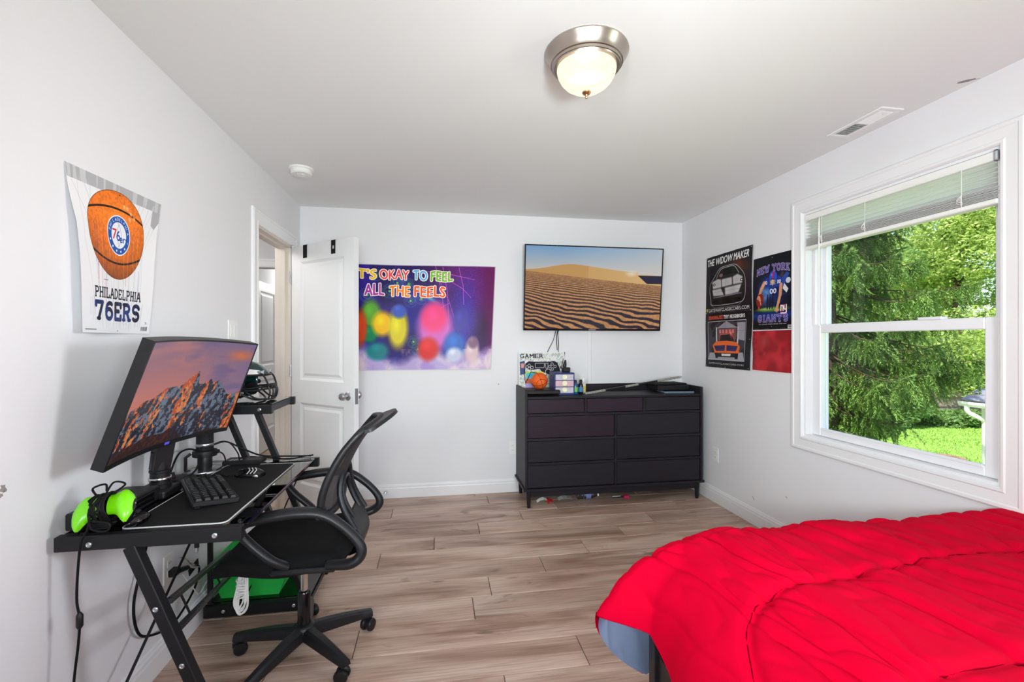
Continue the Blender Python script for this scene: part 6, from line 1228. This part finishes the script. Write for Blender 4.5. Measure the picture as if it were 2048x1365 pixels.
def leaf_cloud(C, Rr, n, size, seed, flat=.55, shell=.55):
    """small folded leaves scattered through lumpy clumps"""
    r = np.random.RandomState(seed); k = len(C); i = r.randint(0, k, n); d = r.normal(size=(n, 3)); d /= np.linalg.norm(d, axis=1)[:, None]; rad = r.uniform(shell, 1, n)**.6
    P = np.array(C)[i]+d*(np.array(Rr)[i]*rad)[:, None]*np.array([1, 1, .75]); t = r.normal(size=(n, 3)); t[:, 2] *= flat; t /= np.linalg.norm(t, axis=1)[:, None]; u = np.cross(t, r.normal(size=(n, 3))); u /= np.linalg.norm(u, axis=1)[:, None]
    s = size*r.uniform(.6, 1.3, n)[:, None]; nn = np.cross(t, u); a, b, c, e = P-t*s, P+u*s*.45+nn*s*.15, P+t*s, P-u*s*.45+nn*s*.15
    V = np.stack([a, b, c, e], 1).reshape(-1, 3); return V, np.arange(4*n).reshape(-1, 4)
def deciduous(x, y, h, r, n, size, label, m, seed, low=.15):
    t = thing('leafy_tree', (x, y, GZ), label, 'tree', 'leafy trees beyond the lawn'); q = random.Random(seed); z0 = GZ+h*low
    MB().tube(spl([(x, y, GZ-.1), (x+.1, y, GZ+h*.3), (x-.15, y+.1, GZ+h*.6), (x, y, GZ+h*.9)], 5), [lerp(.26, .05, i/15) for i in range(16)], 9).build('trunk', 'bark', t, smooth=True)
    C, Rr = [], []; bb = MB()
    for i in range(46):
        f = q.random(); z = lerp(z0, GZ+h, f); w = r*math.sin(math.pi*min(1, .22+.74*f))**.8; a = q.uniform(0, 6.28); k = math.sqrt(q.random())*w; c = (x+k*math.cos(a), y+k*math.sin(a), z); C.append(c); Rr.append(r*q.uniform(.20, .40))
        if i < 22: bb.tube([(x, y, max(GZ+h*.2, z-k*.7)), ((x+c[0])/2+q.uniform(-.2, .2), (y+c[1])/2, z-k*.2), c], [.07, .045, .015], 5)
    bb.build('branches', 'bark', t, smooth=True); V, Fc = leaf_cloud(C, Rr, n, size, seed); o = fast('foliage', V, Fc, m, t); o['kind'] = 'stuff'
    return t
deciduous(34.2, 25.4, 13.2, 6.0, 64000, .125, 'tall bright leafy tree behind the wooden fence', 'leaf_green', 2)
deciduous(26.2, 27.4, 13.6, 4.8, 42000, .13, 'deep green leafy tree behind the spruce', 'leaf_deep', 3)
deciduous(17.0, 22.0, 12.0, 3.6, 30000, .13, 'dark leafy tree half hidden behind the spruce', 'leaf_deep', 6)
deciduous(41.7, 39.0, 15.0, 8.0, 46000, .18, 'broad leafy tree at the very back of the garden', 'leaf_green', 5)
for i, (x, y, r, h, lab) in enumerate(((26.4, 22.6, 1.3, 1.5, 'dark low bush at the left end of the wooden fence'), (29.2, 22.2, 1.2, 1.0, 'dark ivy covered bush against the middle of the fence'), (32.4, 21.6, 1.2, .8, 'leafy bush at the fence near the white shed'))):
    b = thing('bush', (x, y, GZ), lab, 'bush', 'bushes along the fence'); q = random.Random(40+i); C = [(x+q.uniform(-r, r), y+q.uniform(-.7, .7), GZ+q.uniform(.1, .75)*h) for _ in range(16)]
    V, Fc = leaf_cloud(C, [.55]*16, 5200, .12, 60+i); fast('foliage', V, Fc, 'leaf_deep', b)['kind'] = 'stuff'
    st_ = MB()
    for c in C[:8]: st_.tube([(x, y, GZ-.05), ((x+c[0])/2, (y+c[1])/2, GZ+.3), c], [.03, .02, .008], 5)
    st_.build('stems', 'twig', b)
# spruce with drooping boughs
sx, sy, shh = 6.75, 7.15, 13.5
sp_t = thing('spruce_tree', (sx, sy, GZ), 'dark drooping spruce tree close outside the window', 'tree')
MB().tube([(sx, sy, GZ-.2), (sx+.05, sy, GZ+4), (sx, sy, GZ+8), (sx, sy, GZ+shh)], [.24, .19, .12, .02], 12).build('trunk', 'bark', sp_t, smooth=True)
TW = []; tips = []; bo = MB(); q = random.Random(8); nb_ = 0
def bough(z, a, L, droop, n):
    d = Vector((math.cos(a), math.sin(a), 0)); s = Vector((-d.y, d.x, 0)); P = []
    for i in range(9): f = i/8; P.append(Vector((sx, sy, z))+d*(L*f)+Vector((0, 0, -droop*math.sin(f*1.9)+.22*L*max(0, f-.72)**1.2))+s*(.04*math.sin(f*5+a)))
    bo.tube(P, [lerp(.018, .004, i/8) for i in range(9)], 5)
    for k in range(n):
        f = q.uniform(.12, 1)**.8; i = min(int(f*8), 7); p = P[i].lerp(P[i+1], f*8-i); sg = q.choice((-1, 1)); ln = q.uniform(.20, .55)*(1.15-.45*f)
        dr_ = (s*sg*q.uniform(.1, .8)+d*q.uniform(.05, .65)+Vector((0, 0, -q.uniform(.55, 1.5)))).normalized(); TW.append((p, p+dr_*ln*.55+Vector((0, 0, .015)), p+dr_*ln+Vector((0, 0, -.05*ln)), q.uniform(.020, .031)))
    e = P[-1]; TW.append((P[-2], P[-2].lerp(e, .6), e+(e-P[-2])*.5, .025))
z = GZ+1.9
while z < GZ+9.6:
    f = (z-GZ)/shh; R0 = float(np.interp(z, [-1.7, -.8, .2, 1.2, 2.0, 3.0, 6.0], [.5, .62, .95, 1.75, 1.85, 1.4, 1.0]))
    for k in range(7): bough(z+q.uniform(-.1, .1), q.uniform(0, 6.283), R0*q.uniform(.72, 1.08), .32*R0*q.uniform(.6, 1.2), int(22*R0+14))
    z += .26
for a_, z_, L_ in ((-.72, 1.15, 2.4), (-.80, .95, 1.9), (-.70, .55, 1.4), (-.6, 2.3, 2.1), (-.66, -.75, 1.0)): bough(z_, a_, L_, .15, 70)
bo.build('boughs', 'twig', sp_t, smooth=True)
T = np.array([[*a, *b, *c] for a, b, c, w in TW]); w_ = np.array([w for *_, w in TW])
def needles(T, w, per, seed):
    """short needle blades bristling from every hanging twig"""
    r = np.random.RandomState(seed); n = len(T)*per; i = np.repeat(np.arange(len(T)), per); f = np.tile(np.linspace(.03, 1, per), len(T))[:, None]+r.uniform(-.02, .02, (n, 1))
    a, b, c = T[i, :3], T[i, 3:6], T[i, 6:]; p = (1-f)**2*a+2*f*(1-f)*b+f*f*c; t = 2*(1-f)*(b-a)+2*f*(c-b); t /= np.linalg.norm(t, axis=1)[:, None]+1e-9
    o_ = np.cross(t, r.normal(size=(n, 3))); o_ /= np.linalg.norm(o_, axis=1)[:, None]+1e-9; L = (w[i]*r.uniform(1.3, 2.3, n))[:, None]; s = np.cross(t, o_); e = p+o_*L*.8+t*L*.8; h = L*.15
    V = np.stack([p-s*h+t*.004, p+s*h+t*.004, e], 1).reshape(-1, 3); return V, np.arange(3*n).reshape(-1, 3)
V, Fc = needles(T, w_, 64, 3); fo = fast('needles', V, Fc, 'spruce_green', sp_t); fo['kind'] = 'stuff'
for k, (dx, dy, dz) in enumerate(((1.62, -1.42, .72), (1.84, -1.50, .64), (1.05, -1.0, .55))):
    MB().lathe([(0, 0), (.018, .015), (.024, .05), (.020, .10), (.008, .13), (0, .135)], (sx+dx, sy+dy, 1.33+dz-.75), (0, 0, -1), 10).build('cone', 'twig', sp_t, smooth=True)

# board fence, each board a part
fn_ = thing('fence', (34, 22.8, GZ), 'weathered wooden board fence at the end of the lawn', 'fence')
fa, fb = Vector((29.3, 23.5, GZ)), Vector((40.0, 21.8, GZ)); fd = (fb-fa); nbd = int(fd.length/.19); fu = fd.normalized(); board = None
FM = Matrix((fu, Vector((-fu.y, fu.x, 0)), Vector((0, 0, 1)))).transposed().to_4x4()
for i in range(nbd):
    if board is None:
        board = MB().box((-.088, -.011, 0), (.088, .011, 1.80), .006).build('board', 'fence_wood', None); bme = board.data; bpy.data.objects.remove(board)
    o = bpy.data.objects.new('board', bme); COL.objects.link(o); o.parent = fn_; M = FM.copy(); M.translation = fa+fu*(.19*i+.1)-Vector((34, 22.8, GZ))+Vector((0, 0, rg.uniform(-.03, .05))); o.matrix_local = M @ Matrix.Rotation(rg.uniform(-.012, .012), 4, 'Y')
nv = Vector((fu.y, -fu.x, 0))
for z in (.35, 1.0, 1.55): MB().beam(fa+nv*.035+Vector((0, 0, z)), fb+nv*.035+Vector((0, 0, z)), .04, .09).build('rail', 'fence_wood', fn_)
for i in range(6): c = fa.lerp(fb, i/5)+nv*.08; MB().box((c.x-.05, c.y-.05, GZ-.1), (c.x+.05, c.y+.05, GZ+1.86), .006).build('post', 'fence_wood', fn_)

# white outbuilding with a shingled roof; its corner shows at the right of the panes
sd_ = thing('shed', (12.6, 6.9, GZ), 'white outbuilding corner with grey shingled roof, gutter and downspout', 'shed')
ex, ey, ez = 10.47, 7.70, .135                                # eave corner
wx0, wy1 = ex+.22, ey-.2
MB().box((wx0, 2.0, GZ), (wx0+4, wy1, ez-.06)).build('wall', 'shed_white', sd_)
for z in np.arange(GZ+.1, ez-.2, .2): MB().box((wx0-.012, 2.0, z), (wx0, wy1-.10, z+.19), .003, M=rot('Y', 2.5, (wx0, 0, z))).build('siding_board', 'shed_white', sd_)
MB().box((wx0-.02, wy1-.10, GZ), (wx0+.08, wy1+.02, ez-.08), .004).build('corner_board', 'shed_white', sd_)
MB().box((ex+.02, 2.0, ez-.10), (wx0+.02, ey, ez-.085)).build('soffit', 'shed_white', sd_); MB().box((ex+.0, 2.0, ez-.12), (ex+.02, ey, ez+.01), .003).build('fascia', 'shed_white', sd_); MB().box((ex, ey-.02, ez-.12), (wx0+4, ey, ez+.01), .003).build('fascia', 'shed_white', sd_)
gp = [(0, 0), (-.10, .0), (-.13, .05), (-.13, .10), (-.118, .10), (-.118, .055), (-.094, .012), (0, .012)]
MB().prism(gp, 5.6, Matrix(((1, 0, 0, ex), (0, 0, -1, ey), (0, 1, 0, ez-.105), (0, 0, 0, 1)))).build('gutter', 'shed_white', sd_)
MB().tube(spl([(ex-.07, ey-.12, ez-.10), (ex-.06, ey-.14, ez-.22), (ex+.08, ey-.25, ez-.33), (wx0-.06, wy1-.06, ez-.42), (wx0-.055, wy1-.06, ez-.7), (wx0-.055, wy1-.06, GZ)], 6), .042, 8).build('downspout', 'shed_white', sd_, smooth=30)
sl_ = math.radians(24); sh_m = None
for r in range(14):
    for c in range(9):
        x = ex-.03+r*.14; y = ey+.02-.34*c-(.17 if r % 2 else 0); zz = ez+.015+r*.14*math.tan(sl_)
        if sh_m is None: sh_m = MB().box((0, -.335, 0), (.20, 0, .010), .002, M=Matrix.Rotation(-sl_, 4, 'Y')).build('shingle', 'shingle', None); sme = sh_m.data; bpy.data.objects.remove(sh_m)
        o = bpy.data.objects.new('shingle', sme); COL.objects.link(o); o.parent = sd_; o.location = Vector((x, y, zz+.004*rg.random()))-sd_.location
MB().add([(ex, 2, ez), (ex, ey, ez), (ex+2.0, ey, ez+2.0*math.tan(sl_)), (ex+2.0, 2, ez+2.0*math.tan(sl_)), (ex, 2, ez-.02), (ex, ey, ez-.02), (ex+2.0, ey, ez-.02), (ex+2.0, 2, ez-.02)], [(0, 1, 2, 3), (4, 7, 6, 5), (0, 4, 5, 1), (1, 5, 6, 2), (2, 6, 7, 3), (3, 7, 4, 0)]).build('roof_deck', 'concrete', sd_)
fp = thing('fire_pit', (20.6, 15.9, GZ), 'low round ring of brown stones in the lawn', 'fire pit')
for i in range(16):
    a = 2*math.pi*i/16; MB().box((-.13, -.09, 0), (.13, .09, .14), .02, 2, M=Matrix.Translation((20.6+.66*math.cos(a), 15.9+.66*math.sin(a), GZ)) @ Matrix.Rotation(a+math.pi/2, 4, 'Z')).build('stone', mat('pit_stone', rgb(150, 112, 92), .9, var=.25, objvar=.2) if i == 0 else 'pit_stone', fp)
MB().lathe([(0, .02), (.58, .02), (.6, 0)], (20.6, 15.9, GZ), n=20).build('ash_bed', 'soil', fp)
